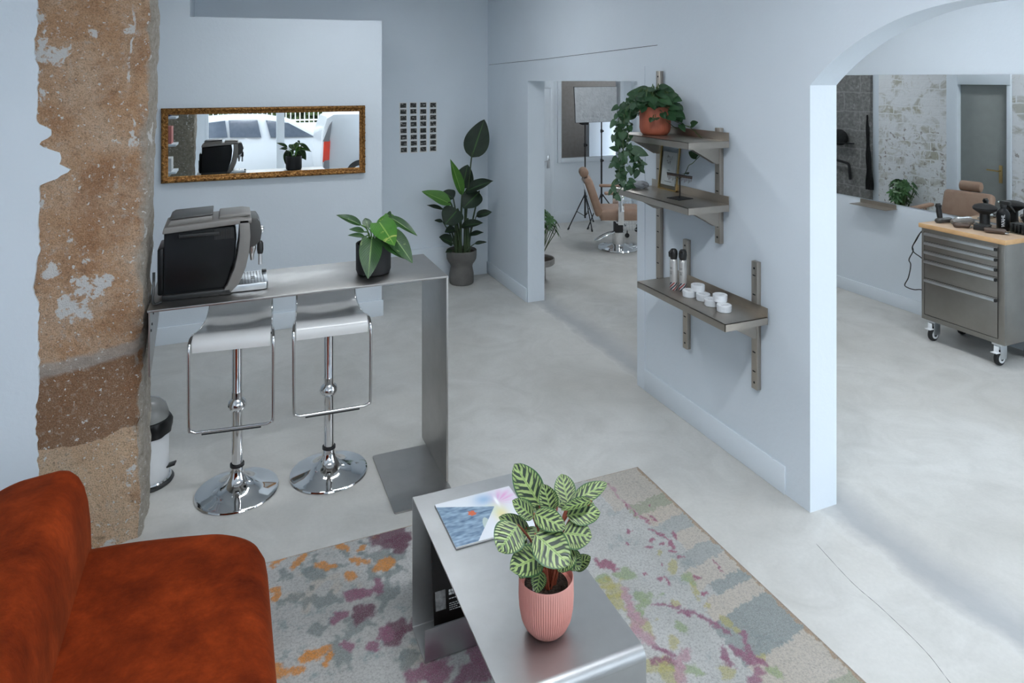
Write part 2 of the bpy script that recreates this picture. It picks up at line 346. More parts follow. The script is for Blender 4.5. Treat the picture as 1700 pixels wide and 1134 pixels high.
# ------------------------------------------------------------------ mesh helpers
class MB:
    def __init__(s):
        s.bm = bmesh.new(); s.uv = s.bm.loops.layers.uv.new('UVMap')
    mi = 0
    def add(s, bm2, M=None):
        if M is not None: bmesh.ops.transform(bm2, matrix=M, verts=bm2.verts)
        vm = {}
        for v in bm2.verts: vm[v] = s.bm.verts.new(v.co)
        uv2 = bm2.loops.layers.uv.active
        for f in bm2.faces:
            try: nf = s.bm.faces.new([vm[v] for v in f.verts])
            except ValueError: continue
            nf.smooth = f.smooth; nf.material_index = s.mi or f.material_index
            if uv2:
                for l, l2 in zip(nf.loops, f.loops): l[s.uv].uv = l2[uv2].uv
        bm2.free(); return s
    def box(s, x0, x1, y0, y1, z0, z1, bev=0, seg=2, M=None):
        b = bmesh.new()
        bmesh.ops.create_cube(b, size=1, matrix=Matrix.Translation(((x0 + x1) / 2, (y0 + y1) / 2, (z0 + z1) / 2)) @ Matrix.Diagonal((abs(x1 - x0), abs(y1 - y0), abs(z1 - z0), 1)))
        if bev:
            bmesh.ops.bevel(b, geom=list(b.edges), offset=bev, segments=seg, affect='EDGES', profile=.5)
            for f in b.faces: f.smooth = True
        return s.add(b, M)
    def tube(s, pts, r, n=10, closed=False, M=None, cap=True):
        pts = [Vector(p) for p in pts]; N = len(pts)
        rr = r if hasattr(r, '__len__') else [r] * N
        b = bmesh.new(); rings = []
        def tang(i):
            if closed: return (pts[(i + 1) % N] - pts[i - 1]).normalized()
            if i == 0: return (pts[1] - pts[0]).normalized()
            if i == N - 1: return (pts[-1] - pts[-2]).normalized()
            return ((pts[i + 1] - pts[i]).normalized() + (pts[i] - pts[i - 1]).normalized()).normalized()
        t0 = tang(0); up = Vector((0, 0, 1)) if abs(t0.z) < .9 else Vector((1, 0, 0))
        nrm = (up - t0 * up.dot(t0)).normalized()
        for i in range(N):
            t = tang(i); nrm = (nrm - t * nrm.dot(t))
            nrm = nrm.normalized() if nrm.length > 1e-6 else t.orthogonal().normalized()
            bi = t.cross(nrm)
            rings.append([b.verts.new(pts[i] + (nrm * math.cos(2 * PI * k / n) + bi * math.sin(2 * PI * k / n)) * rr[i]) for k in range(n)])
        for i in range(N - (0 if closed else 1)):
            a, c = rings[i], rings[(i + 1) % N]
            for k in range(n):
                f = b.faces.new((a[k], a[(k + 1) % n], c[(k + 1) % n], c[k])); f.smooth = True
        if cap and not closed:
            b.faces.new(rings[0][::-1]); b.faces.new(rings[-1])
        return s.add(b, M)
    def lathe(s, prof, n=40, M=None, rfun=None):
        b = bmesh.new(); rings = []
        for r, z in prof:
            if r < 1e-6: rings.append([b.verts.new((0, 0, z))])
            else:
                ring = []
                for k in range(n):
                    a = 2 * PI * k / n; q = r * (rfun(a, z) if rfun else 1)
                    ring.append(b.verts.new((q * math.cos(a), q * math.sin(a), z)))
                rings.append(ring)
        for a, c in zip(rings, rings[1:]):
            if len(a) == 1 and len(c) == 1: continue
            for k in range(n):
                k2 = (k + 1) % n
                if len(a) == 1: f = b.faces.new((a[0], c[k2], c[k]))
                elif len(c) == 1: f = b.faces.new((a[k], a[k2], c[0]))
                else: f = b.faces.new((a[k], a[k2], c[k2], c[k]))
                f.smooth = True
        bmesh.ops.recalc_face_normals(b, faces=b.faces)
        return s.add(b, M)
    def prism(s, poly, d, M=None, bev=0, seg=2, smooth=False):
        """polygon in the XY plane extruded d along +Z, then moved by M"""
        b = bmesh.new(); vs = [b.verts.new((p[0], p[1], 0)) for p in poly]
        f = b.faces.new(vs); r_ = bmesh.ops.extrude_face_region(b, geom=[f])
        bmesh.ops.translate(b, vec=(0, 0, d), verts=[v for v in r_['geom'] if isinstance(v, bmesh.types.BMVert)])
        bmesh.ops.recalc_face_normals(b, faces=b.faces)
        if bev:
            bmesh.ops.bevel(b, geom=list(b.edges), offset=bev, segments=seg, affect='EDGES', profile=.5)
            for f in b.faces: f.smooth = True
        if len(poly) > 4: bmesh.ops.triangulate(b, faces=[f for f in b.faces if len(f.verts) > 4])
        if smooth:
            for f in b.faces: f.smooth = True
        return s.add(b, M)
    def sheet(s, rows, th, M=None):
        """a grid of points thickened into a shell"""
        b = bmesh.new(); g = [[b.verts.new(p) for p in r] for r in rows]
        for i in range(len(g) - 1):
            for j in range(len(g[0]) - 1):
                f = b.faces.new((g[i][j], g[i][j + 1], g[i + 1][j + 1], g[i + 1][j])); f.smooth = True
        if th:
            bmesh.ops.recalc_face_normals(b, faces=b.faces)
            bmesh.ops.solidify(b, geom=list(b.faces), thickness=th)
            for f in b.faces: f.smooth = True
        return s.add(b, M)
    def rbox(s, outline, levels, M=None, dome=0.0):
        """rounded block: plan outline (list of (x,y)) shrunk by d at height z for every (d, z) in levels"""
        b = bmesh.new(); rings = []; n = len(outline)
        pts = [Vector((p[0], p[1])) for p in outline]
        nor = []
        for i in range(n):
            t = (pts[(i + 1) % n] - pts[i - 1]).normalized(); nor.append(Vector((t.y, -t.x)))
        cen = sum(pts, Vector((0, 0))) / n
        for d, z in levels: rings.append([b.verts.new((*(pts[i] - nor[i] * d), z)) for i in range(n)])
        for a, c in zip(rings, rings[1:]):
            for k in range(n): b.faces.new((a[k], a[(k + 1) % n], c[(k + 1) % n], c[k]))
        b.faces.new(rings[0][::-1])
        last = rings[-1]; zt = levels[-1][1]
        for q in (.8, .55, .25):
            ring = [b.verts.new((cen.x + (v.co.x - cen.x) * (q / 1), cen.y + (v.co.y - cen.y) * q, zt + dome * (1 - q * q))) for v in rings[-1]]
            for k in range(n): b.faces.new((last[k], last[(k + 1) % n], ring[(k + 1) % n], ring[k]))
            last = ring
        b.faces.new(last)
        for f in b.faces: f.smooth = True
        bmesh.ops.recalc_face_normals(b, faces=b.faces)
        return s.add(b, M)
    def leaf(s, base, tip, nrm, W, shape='oval', fold=.15, droop=.12, nl=10, nw=6, wave=0.0, ph=0.0):
        base, tip = Vector(base), Vector(tip); d = tip - base; L = d.length
        yv = d.normalized(); zv = Vector(nrm); zv = (zv - yv * zv.dot(yv)); zv = zv.normalized() if zv.length > 1e-5 else yv.orthogonal().normalized()
        xv = yv.cross(zv)
        b = bmesh.new(); uv = b.loops.layers.uv.new('UVMap'); g = []
        for i in range(nl + 1):
            t = i / nl
            if shape == 'oval': w = math.sin(PI * t ** .85) ** .62
            elif shape == 'heart': w = (math.sin(PI * min(1, t * .93 + .07) ** .62)) ** .8 * (1 if t < .97 else .4)
            elif shape == 'point': w = math.sin(PI * t ** .72) ** .75
            elif shape == 'lance': w = math.sin(PI * t ** .75) ** .9
            else: w = math.sin(PI * t ** .9) ** .5
            if i == 0: w = max(w, .04)
            if i == nl: w = .015
            row = []
            for j in range(nw + 1):
                q = j / nw * 2 - 1
                x = q * W / 2 * w
                z = fold * abs(q) ** 1.3 * W / 2 * w - droop * L * (t - .0) ** 2 + droop * L * t + wave * W * math.sin(t * 11 + ph) * q * abs(q)
                back = 0
                if shape == 'heart' and t < .3: back = -abs(q) ** 1.5 * .10 * L * (1 - t / .3)
                p = base + yv * (t * L + back) + xv * x + zv * z
                row.append((b.verts.new(p), (t, (q + 1) / 2)))
            g.append(row)
        for i in range(nl):
            for j in range(nw):
                q = (g[i][j], g[i][j + 1], g[i + 1][j + 1], g[i + 1][j])
                f = b.faces.new([a[0] for a in q]); f.smooth = True
                for l, a in zip(f.loops, q): l[uv].uv = a[1]
        return s.add(b)
    def build(s, name, mat, parent=None, auto=True, loc=None):
        me = bpy.data.meshes.new(name); s.bm.to_mesh(me); s.bm.free()
        mats = mat if isinstance(mat, (list, tuple)) else [mat]
        for m in mats: me.materials.append(m)
        if not s.uv: pass
        o = bpy.data.objects.new(name, me); COL.objects.link(o)
        if parent is not None: o.parent = parent
        if loc is not None: o.location = loc
        try:
            if auto: me.set_sharp_from_angle(angle=R(40))
        except Exception: pass
        return o


def T(x, y, z): return Matrix.Translation((x, y, z))
def RX(a): return Matrix.Rotation(a, 4, 'X')
def RY(a): return Matrix.Rotation(a, 4, 'Y')
def RZ(a): return Matrix.Rotation(a, 4, 'Z')
def S(x, y, z): return Matrix.Diagonal((x, y, z, 1))
# local XY polygon -> world planes
XZ = Matrix(((1, 0, 0, 0), (0, 0, -1, 0), (0, 1, 0, 0), (0, 0, 0, 1)))      # (x,y)->(x,.,z) extruded towards -Y
YZ = Matrix(((0, 0, 1, 0), (1, 0, 0, 0), (0, 1, 0, 0), (0, 0, 0, 1)))       # (x,y)->(.,y,z) extruded towards +X


def thing(name, label, cat, loc=(0, 0, 0), rz=0, group=None):
    o = bpy.data.objects.new(name, None); COL.objects.link(o); o.empty_display_size = .1
    o.location = loc; o.rotation_euler = (0, 0, rz); o['label'] = label; o['category'] = cat
    if group: o['group'] = group
    return o
def tag(o, label, cat, group=None, kind=None):
    o['label'] = label; o['category'] = cat
    if group: o['group'] = group
    if kind: o['kind'] = kind
    return o
def struct(name, mb, mat, parent=None):
    o = mb.build(name, mat, parent)
    if parent is None: o['kind'] = 'structure'
    return o
def dup(root, loc, rz=None, label=None):
    def rec(o, par):
        c = o.copy(); COL.objects.link(c)
        if par is not None: c.parent = par
        for ch in list(o.children): rec(ch, c)
        return c
    r_ = rec(root, None); r_.location = loc
    if rz is not None: r_.rotation_euler = (0, 0, rz)
    if label: r_['label'] = label
    return r_
def smooth_path(pts, n=6):
    pts = [Vector(p) for p in pts]; out = []
    for i in range(len(pts) - 1):
        p0 = pts[max(i - 1, 0)]; p1 = pts[i]; p2 = pts[i + 1]; p3 = pts[min(i + 2, len(pts) - 1)]
        for k in range(n):
            t = k / n
            out.append(.5 * ((2 * p1) + (-p0 + p2) * t + (2 * p0 - 5 * p1 + 4 * p2 - p3) * t * t + (-p0 + 3 * p1 - 3 * p2 + p3) * t ** 3))
    out.append(pts[-1]); return out
def rrect(x0, x1, y0, y1, r, n=8):
    rs = r if hasattr(r, '__len__') else (r, r, r, r)   # corners: x0y0, x1y0, x1y1, x0y1
    out = []
    for (cx, cy, a0, q) in ((x0 + rs[0], y0 + rs[0], PI, rs[0]), (x1 - rs[1], y0 + rs[1], 1.5 * PI, rs[1]), (x1 - rs[2], y1 - rs[2], 0, rs[2]), (x0 + rs[3], y1 - rs[3], .5 * PI, rs[3])):
        for k in range(n + 1): a = a0 + k / n * PI / 2; out.append((cx + q * math.cos(a), cy + q * math.sin(a)))
    # add points along the straight runs
    res = []
    for i, p in enumerate(out):
        res.append(p); q = out[(i + 1) % len(out)]; d = math.dist(p, q)
        if d > .12:
            m = int(d / .08)
            for k in range(1, m): res.append((p[0] + (q[0] - p[0]) * k / m, p[1] + (q[1] - p[1]) * k / m))
    return res
def text(name, body, size, mat, M, parent, extrude=.0004, align='LEFT'):
    c = bpy.data.curves.new(name, 'FONT'); c.body = body; c.size = size; c.extrude = extrude; c.align_x = align
    tmp = bpy.data.objects.new(name, c); COL.objects.link(tmp); bpy.context.view_layer.update()
    me = bpy.data.meshes.new_from_object(tmp.evaluated_get(bpy.context.evaluated_depsgraph_get())); bpy.data.objects.remove(tmp); bpy.data.curves.remove(c)
    me.materials.clear(); me.materials.append(mat)
    o = bpy.data.objects.new(name, me); COL.objects.link(o); o.parent = parent; o.matrix_local = M
    return o


# ================================================================== THE SETTING
XW, TW = 2.565, .17          # shelf wall: face and thickness
XM = 5.60                    # wall with the big mirror
YB, YF, YS = 6.80, 8.75, -1.25
ZC = 3.10
struct('floor', MB().box(-1.65, 5.75, YS - .15, YF + .15, -.12, 0), FLOOR)
ck = MB()
ck.tube(smooth_path([(2.42, 2.28, 0), (2.37, 2.05, 0), (2.36, 1.90, 0), (2.33, 1.70, 0), (2.28, 1.55, 0), (2.28, 1.40, 0), (2.32, 1.1, 0)], 8), [.0003 + .0011 * abs(math.sin(k * 1.3)) for k in range(49)], 5)
struct('trim_4', ck, M_plain('crack_dust', (.22, .22, .215), .9))
struct('ceiling', MB().box(-1.65, 5.75, YS - .15, YF + .15, ZC, ZC + .12), CEIL)

# shelf wall with the doorway and the segmental arch
arcC, arcR = (1.654, 1.2365), 1.13
a0 = math.atan2(2.036 - arcC[1], 2.452 - arcC[0]); a1 = PI - a0
arc = [(arcC[0] + arcR * math.cos(a0 + (a1 - a0) * k / 40), arcC[1] + arcR * math.sin(a0 + (a1 - a0) * k / 40)) for k in range(41)]
yA0, yA1 = arc[-1][0], 2.452
poly = [(YS, 0), (yA0, 0)] + arc[::-1] + [(yA1, 0), (3.93, 0), (3.93, 2.05), (5.755, 2.045), (5.755, 0), (YB, 0), (YB, ZC), (YS, ZC)]
struct('wall_right', MB().prism(poly, TW, T(XW, 0, 0) @ YZ), WHITE)
struct('trim_1', MB().box(XW - .004, XW, 3.84, 3.93, 0, 2.15).box(XW - .004, XW, 3.93, 4.9, 2.05, 2.15), WHITE)
crk = MB(); crk.tube([(XW - .0005, 3.70, 2.284), (XW - .0005, 4.5, 2.262), (XW - .0005, 5.4, 2.238), (XW - .0005, 6.76, 2.212)], .0018, 5)
struct('trim_2', crk, BLACK_M)
struct('baseboard_right', MB().box(XW - .009, XW, 2.605, 3.84, 0, .14, .003).box(XW - .012, XW, 5.775, YB, 0, .125, .003), WHITE_TRIM)
# back of the shelf wall: whitewashed brick, then grey stone further on
struct('wall_brick', MB().box(XW + TW, XW + TW + .02, 5.85, 6.84, 0, ZC), WBRICK)
struct('wall_stone', MB().box(XW - .05, XW + TW + .05, 6.95, YF, 0, ZC), GSTONE)
struct('wall_back', MB().box(-1.5, XW + TW, YB, YB + .15, 0, ZC), WHITE)
struct('baseboard_back', MB().box(1.26, XW - .02, YB - .03, YB, 0, .33, .004), WHITE)
# boxed-in chimney breast carrying the gilt mirror
struct('wall_breast', MB().prism([(-1.5, 0), (1.252, 0), (1.252, 2.572), (-.266, 2.555), (-.266, ZC), (-1.5, ZC)], .86, T(0, YB, 0) @ XZ), WHITE)
struct('baseboard_breast', MB().box(-1.5, 1.262, YB - .86 - .018, YB - .86, 0, .135, .003), WHITE_TRIM)
YBX = YB - .86
struct('wall_side', MB().box(-1.65, -1.5, YS - .15, YB + .15, 0, ZC), WHITE)
# wing of wall with a ragged plaster edge against the bare stone pillar
edge = []
for k in range(0, 249):
    z = k * .0125
    e = -.742 + .010 * (noise.noise((z * 9, 3.3, 0)) + .7 * noise.noise((z * 31, 1.3, 5)) + .6 * noise.noise((z * 70, 4, 5)))
    for (zc, w, amp) in ((1.835, .03, .055), (1.72, .05, .085), (1.655, .03, .08), (2.2, .05, -.012), (1.2, .08, -.01), (.6, .1, -.008)):
        e += amp * math.exp(-abs((z - zc) / w) ** 3) * (1 + .45 * noise.noise((z * 26, 8, 2)) + .18 * noise.noise((z * 75, 2, 2)))
    edge.append((e, z))
struct('wall_left', MB().prism([(-1.5, 0)] + edge + [(-1.5, ZC)], .14, T(0, 3.465 + .14, 0) @ XZ), WHITE)
# far wall with its inner window, and the mirror wall
def rect_wall(x0, x1, z0, z1, hx0, hx1, hz0, hz1, y, th):
    mb = MB()
    mb.box(x0, hx0, y, y + th, z0, z1).box(hx1, x1, y, y + th, z0, z1)
    if hz0 > z0: mb.box(hx0, hx1, y, y + th, z0, hz0)
    mb.box(hx0, hx1, y, y + th, hz1, z1)
    return mb
struct('wall_far', rect_wall(XW + TW, XM, 0, ZC, 4.40, 5.42, .90, 2.2, YF, .15), WHITE)
struct('baseboard_far', MB().box(4.30, XM, YF - .016, YF, 0, .17, .003), WHITE_TRIM)
struct('wall_mirror', MB().box(XM, XM + .15, 1.2, YF + .15, 0, ZC).box(XM, XM + .15, YS - .15, -.95, 0, ZC).box(XM, XM + .15, -.95, 1.2, 0, .3).box(XM, XM + .15, -.95, 1.2, 2.9, ZC), WHITE)
struct('baseboard_mirror', MB().box(XM - .016, XM, YS, YF - .02, 0, .115, .003), WHITE_TRIM)

def window(name, x0, x1, z0, z1, y0, fw, depth, mull=(), sill=False, glass_y=None):
    f = MB()
    f.box(x0, x0 + fw, y0, y0 + depth, z0, z1, .004).box(x1 - fw, x1, y0, y0 + depth, z0, z1, .004)
    f.box(x0 + fw, x1 - fw, y0, y0 + depth, z0, z0 + fw, .004).box(x0 + fw, x1 - fw, y0, y0 + depth, z1 - fw, z1, .004)
    for mx, mw in mull: f.box(mx - mw / 2, mx + mw / 2, y0, y0 + depth, z0 + fw, z1 - fw, .004)
    o = struct(name, f, WHITE_TRIM)
    gy = glass_y if glass_y is not None else y0 + depth / 2
    MB().box(x0 + fw * .8, x1 - fw * .8, gy - .003, gy + .003, z0 + fw * .8, z1 - fw * .8).build('glass_pane', GLASS, o)
    return o
w1 = window('window_1', 4.36, 5.46, .86, 2.26, YF - .02, .062, .08)
# yard wall behind that window; roof and sides added to block the sky
yd = MB().box(3.6, 6.6, 10.2, 10.3, -.1, 3.0).box(3.5, 3.6, YF + .15, 10.3, -.1, 3.0).box(6.6, 6.7, YF + .15, 10.3, -.1, 3.0).box(3.5, 6.7, YF + .15, 10.3, 3.0, 3.1).box(3.5, 6.7, YF + .15, 10.3, -.2, -.1)
struct('wall_yard_sky_block', yd, GREYLEAF)
struct('trim_3', MB().box(5.16, 6.4, 9.25, 9.35, -.1, 1.52), WHITE)

d1 = struct('door_1', MB().box(3.42, 4.24, YF - .03, YF, .01, 1.93, .003), WHITE_TRIM)
MB().box(3.30, 3.42, YF - .045, YF, 0, 2.03, .003).box(4.24, 4.30, YF - .022, YF, 0, 2.03, .003).box(3.42, 4.24, YF - .045, YF, 1.93, 2.03, .003).build('door_frame', WHITE_TRIM, d1)
hd = MB(); hd.box(4.185, 4.225, YF - .037, YF - .03, .80, .98, .003); hd.tube([(4.205, YF - .035, .91), (4.205, YF - .075, .91), (4.10, YF - .08, .895)], .009, 8)
hd.build('door_handle', ALU, d1)

# partition with a narrow grey door (seen in the big mirror)
XP = 3.60
struct('wall_partition', MB().box(XP - .1, XP, 3.40, 4.57, 0, ZC).box(XP - .1, XP, 5.20, 5.275, 0, ZC).box(XP - .1, XP, 4.57, 5.20, 2.06, ZC), WBRICK)
d2 = struct('door_2', MB().box(XP - .075, XP - .04, 4.62, 5.14, .01, 2.0, .003), DOORGREY)
MB().box(XP - .1, XP + .02, 5.14, 5.265, 0, 2.12, .003).box(XP - .1, XP + .012, 4.575, 4.62, 0, 2.02, .003).box(XP - .1, XP + .02, 4.575, 5.14, 2.0, 2.12, .003).build('door_frame', WHITE_TRIM, d2)
hd = MB(); hd.box(XP - .042, XP - .034, 4.69, 4.725, .95, 1.14, .003); hd.tube([(XP - .036, 4.708, 1.08), (XP + .01, 4.708, 1.08), (XP + .015, 4.82, 1.085)], .008, 8)
hd.build('door_handle', GOLDM, d2)

# street front
WX = [(-.40, 2.42), (2.95, 5.45)]
mb = MB(); mb.box(-1.5, WX[0][0], YS - .15, YS, 0, ZC).box(WX[0][1], WX[1][0], YS - .15, YS, 0, ZC).box(WX[1][1], XM, YS - .15, YS, 0, ZC)
for x0, x1 in WX: mb.box(x0, x1, YS - .15, YS, 2.85, ZC).box(x0, x1, YS - .15, YS, 0, .08)
struct('wall_front', mb, WHITE)
window('window_2', WX[0][0], WX[0][1], .08, 2.85, YS - .11, .06, .07, [(.86, .14)])
window('window_3', WX[1][0], WX[1][1], .08, 2.85, YS - .11, .06, .07, [(4.2, .08)])

f = MB()
for a, b_, c, d in ((-.95, -.89, .3, 2.9), (1.14, 1.2, .3, 2.9), (-.89, 1.14, .3, .36), (-.89, 1.14, 2.84, 2.9), (.1, .16, .36, 2.84)): f.box(XM + .03, XM + .10, a, b_, c, d, .004)
w4 = struct('window_added', f, WHITE_TRIM)  # unseen side window, added to let more daylight into the arch room
MB().box(XM + .062, XM + .068, -.9, 1.15, .34, 2.86).build('glass_pane', GLASS, w4)

# ------------------------------------------------------------------ pillar of bare stone
def pillar():
    x0, x1, y0, y1 = -.80, -.345, 3.47, 3.80
    b = bmesh.new(); nz, step = 150, .0215
    per = []
    def run(a, c, m):
        for k in range(m): per.append((a[0] + (c[0] - a[0]) * k / m, a[1] + (c[1] - a[1]) * k / m))
    run((x0, y0), (x1, y0), 26); run((x1, y0), (x1, y1), 18); run((x1, y1), (x0, y1), 16); run((x0, y1), (x0, y0), 10)
    n = len(per); rings = []
    cx, cy = (x0 + x1) / 2, (y0 + y1) / 2
    for i in range(nz):
        z = -.0 + ZC * i / (nz - 1); ring = []
        for (x, y) in per:
            dx, dy = x - cx, y - cy
            fx, fy = dx / ((x1 - x0) / 2), dy / ((y1 - y0) / 2)
            corner = max(0, abs(fx) + abs(fy) - 1.72) / .28
            h = .012 * noise.noise((x * 5, y * 5, z * 4)) + .008 * noise.noise((x * 17, y * 17, z * 15 + 9)) + .004 * noise.noise((x * 50, y * 50, z * 50))
            chip = corner * (.016 + .03 * max(0, noise.noise((1.7, z * 5.5, fy * 2))) + .012 * noise.noise((4, z * 19, 1)))
            ux = (1 if fx > .97 else -1 if fx < -.97 else 0); uy = (1 if fy > .97 else -1 if fy < -.97 else 0)
            lean = .017 * z if fx > 0 else 0
            bulge = .012 * noise.noise((2.2, 7.7, z * 2.2)) if fx > .5 else 0
            ring.append(b.verts.new((x + ux * (h - .004) - fx * chip + lean + bulge, y + uy * (h - .004) - fy * chip * .8, z)))
        rings.append(ring)
    for a, c in zip(rings, rings[1:]):
        for k in range(n):
            f = b.faces.new((a[k], a[(k + 1) % n], c[(k + 1) % n], c[k])); f.smooth = True
    mb = MB(); mb.add(b); return mb
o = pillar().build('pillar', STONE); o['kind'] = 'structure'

# ================================================================== COUNTER
t = thing('bar_counter', 'brushed steel bar counter bent from one sheet, fixed to the stone pillar', 'counter', (0, 0, 0))
MB().box(-.318, 1.042, 3.345, 3.82, 1.05, 1.06, .0015).build('counter_top', STEEL, t)
MB().box(1.036, 1.046, 3.345, 3.82, .008, 1.0595, .0015).build('side_panel', STEEL, t)
MB().prism(rrect(.735, 1.044, 3.20, 3.735, (.012, .004, .004, .012), 4), .008, T(0, 0, .0005)).build('foot_plate', STEEL, t)
br = MB(); br.prism([(3.36, 1.05), (3.36, .765), (3.40, .76), (3.80, .90), (3.80, 1.05)], .006, T(-.314, 0, 0) @ YZ)
bo = br.build('wall_bracket', STEEL, t)
for (yy, zz) in ((3.40, .985), (3.44, 1.0), (3.50, 1.03)):
    MB().lathe([(0, 0), (.006, 0), (.006, .003), (0, .003)], 10, T(-.308, yy, zz - .03) @ RY(PI / 2)).build('screw', BLACK_M, bo)

# ================================================================== BAR STOOLS
def stool():
    t = thing('bar_stool', 'chrome bar stool with white seat beside the stone pillar, its base rim catching light', 'stool', (.05, 3.692, 0), group='white and chrome bar stools')
    prof = [(0, 0), (.196, 0), (.199, .004), (.196, .010), (.185, .014), (.14, .022), (.09, .038), (.055, .06), (.038, .085), (.031, .11), (.029, .125), (0, .125)]
    MB().lathe(prof, 64).build('base', CHROME, t)
    p = MB(); p.lathe([(.026, .11), (.026, .50), (.0, .50)], 32)
    p.build('lower_pole', CHROME, t)
    MB().lathe([(.0275, .125), (.034, .128), (.034, .14), (.0275, .143)], 32).build('pole_ring', BLACK_M, t)
    MB().lathe([(.0, .40), (.022, .402), (.040, .415), (.046, .435), (.040, .455), (.026, .468), (.024, .472), (.024, .80), (0, .80)], 32).build('gas_lift', CHROME, t)
    # seat: front lip rolled down towards the viewer, scooped, low back behind
    prof = [(-.212, .795), (-.216, .815), (-.212, .838), (-.198, .852), (-.17, .856), (-.12, .848), (-.05, .836), (.03, .832), (.10, .836), (.15, .852), (.175, .885), (.188, .93), (.196, .985), (.198, 1.02)]
    rows = []
    for i, (y, z) in enumerate(prof):
        u = i / (len(prof) - 1); w = .172 if i < 5 else .172 - .02 * min(1, (i - 4) / 5)
        row = []
        for k in range(17):
            q = k / 8 - 1
            dip = .016 * math.exp(-((y + .02) / .09) ** 2) * max(0, 1 - (q / .72) ** 2) ** .5 if abs(q) < .72 else 0
            row.append((q * w, y, z - dip))
        rows.append(row)
    MB().sheet(rows, .009).build('seat', WSEAT, t)
    fr = MB()
    def side(s_):
        return [(s_ * .146, .207, 1.02), (s_ * .150, .196, .93), (s_ * .153, .172, .865), (s_ * .158, .09, .836), (s_ * .168, -.05, .836), (s_ * .178, -.15, .852), (s_ * .183, -.20, .846), (s_ * .185, -.226, .81), (s_ * .185, -.226, .70), (s_ * .183, -.226, .46), (s_ * .175, -.226, .435), (s_ * .155, -.226, .425)]
    path = smooth_path(side(-1), 5) + smooth_path(side(1)[::-1], 5)
    fr.tube(path, .0075, 10); fr.build('frame', CHROME, t)
    MB().tube([(-.13, -.226, .4155), (.13, -.226, .4155)], .005, 8).build('foot_pad', RUBBER, t)
    MB().box(-.08, .08, -.08, .08, .795, .808, .003).build('seat_plate', BLACK_M, t)
    lv = MB().tube([(.02, .0, .79), (.10, .0, .785), (.17, .01, .772)], .005, 8); lv.build('lever', BLACK_M, t)
    return t
st1 = stool(); st1.rotation_euler = (0, 0, R(-7))
st2 = dup(st1, (.497, 3.682, 0), R(-3), 'chrome bar stool with white seat nearer the steel foot plate, second from pillar')

# ================================================================== TRASH BIN
t = thing('pedal_bin', 'small white pedal bin with clear dome lid behind the pillar', 'bin', (-.372, 3.955, 0), R(-10))
MB().lathe([(0, .018), (.098, .018), (.098, .30), (.096, .305), (0, .305)], 40).build('body', WPLAST, t)
MB().lathe([(0, 0), (.118, 0), (.122, .006), (.115, .014), (.10, .022), (0, .022)], 40).build('base_ring', [BLACK, ], t)
MB().lathe([(.1, .021), (.11, .021), (.106, .028), (.1, .028)], 40).build('base_trim', CHROME, t)
def bagr(a, z): return 1 + .025 * math.sin(a * 9 + z * 60) + .02 * math.sin(a * 5)
MB().lathe([(.099, .255), (.108, .25), (.112, .275), (.112, .305), (.106, .325), (.095, .328), (.09, .31)], 60, None, bagr).build('bin_bag', BLACK_G, t)
MB().lathe([(.098, .322), (.096, .35), (.085, .385), (.06, .412), (.03, .425), (0, .428)], 40).build('lid', SMOKE, t)
MB().box(.095, .15, -.028, .012, .045, .053, .002, M=RY(-.25)).build('pedal', BLACK, t)

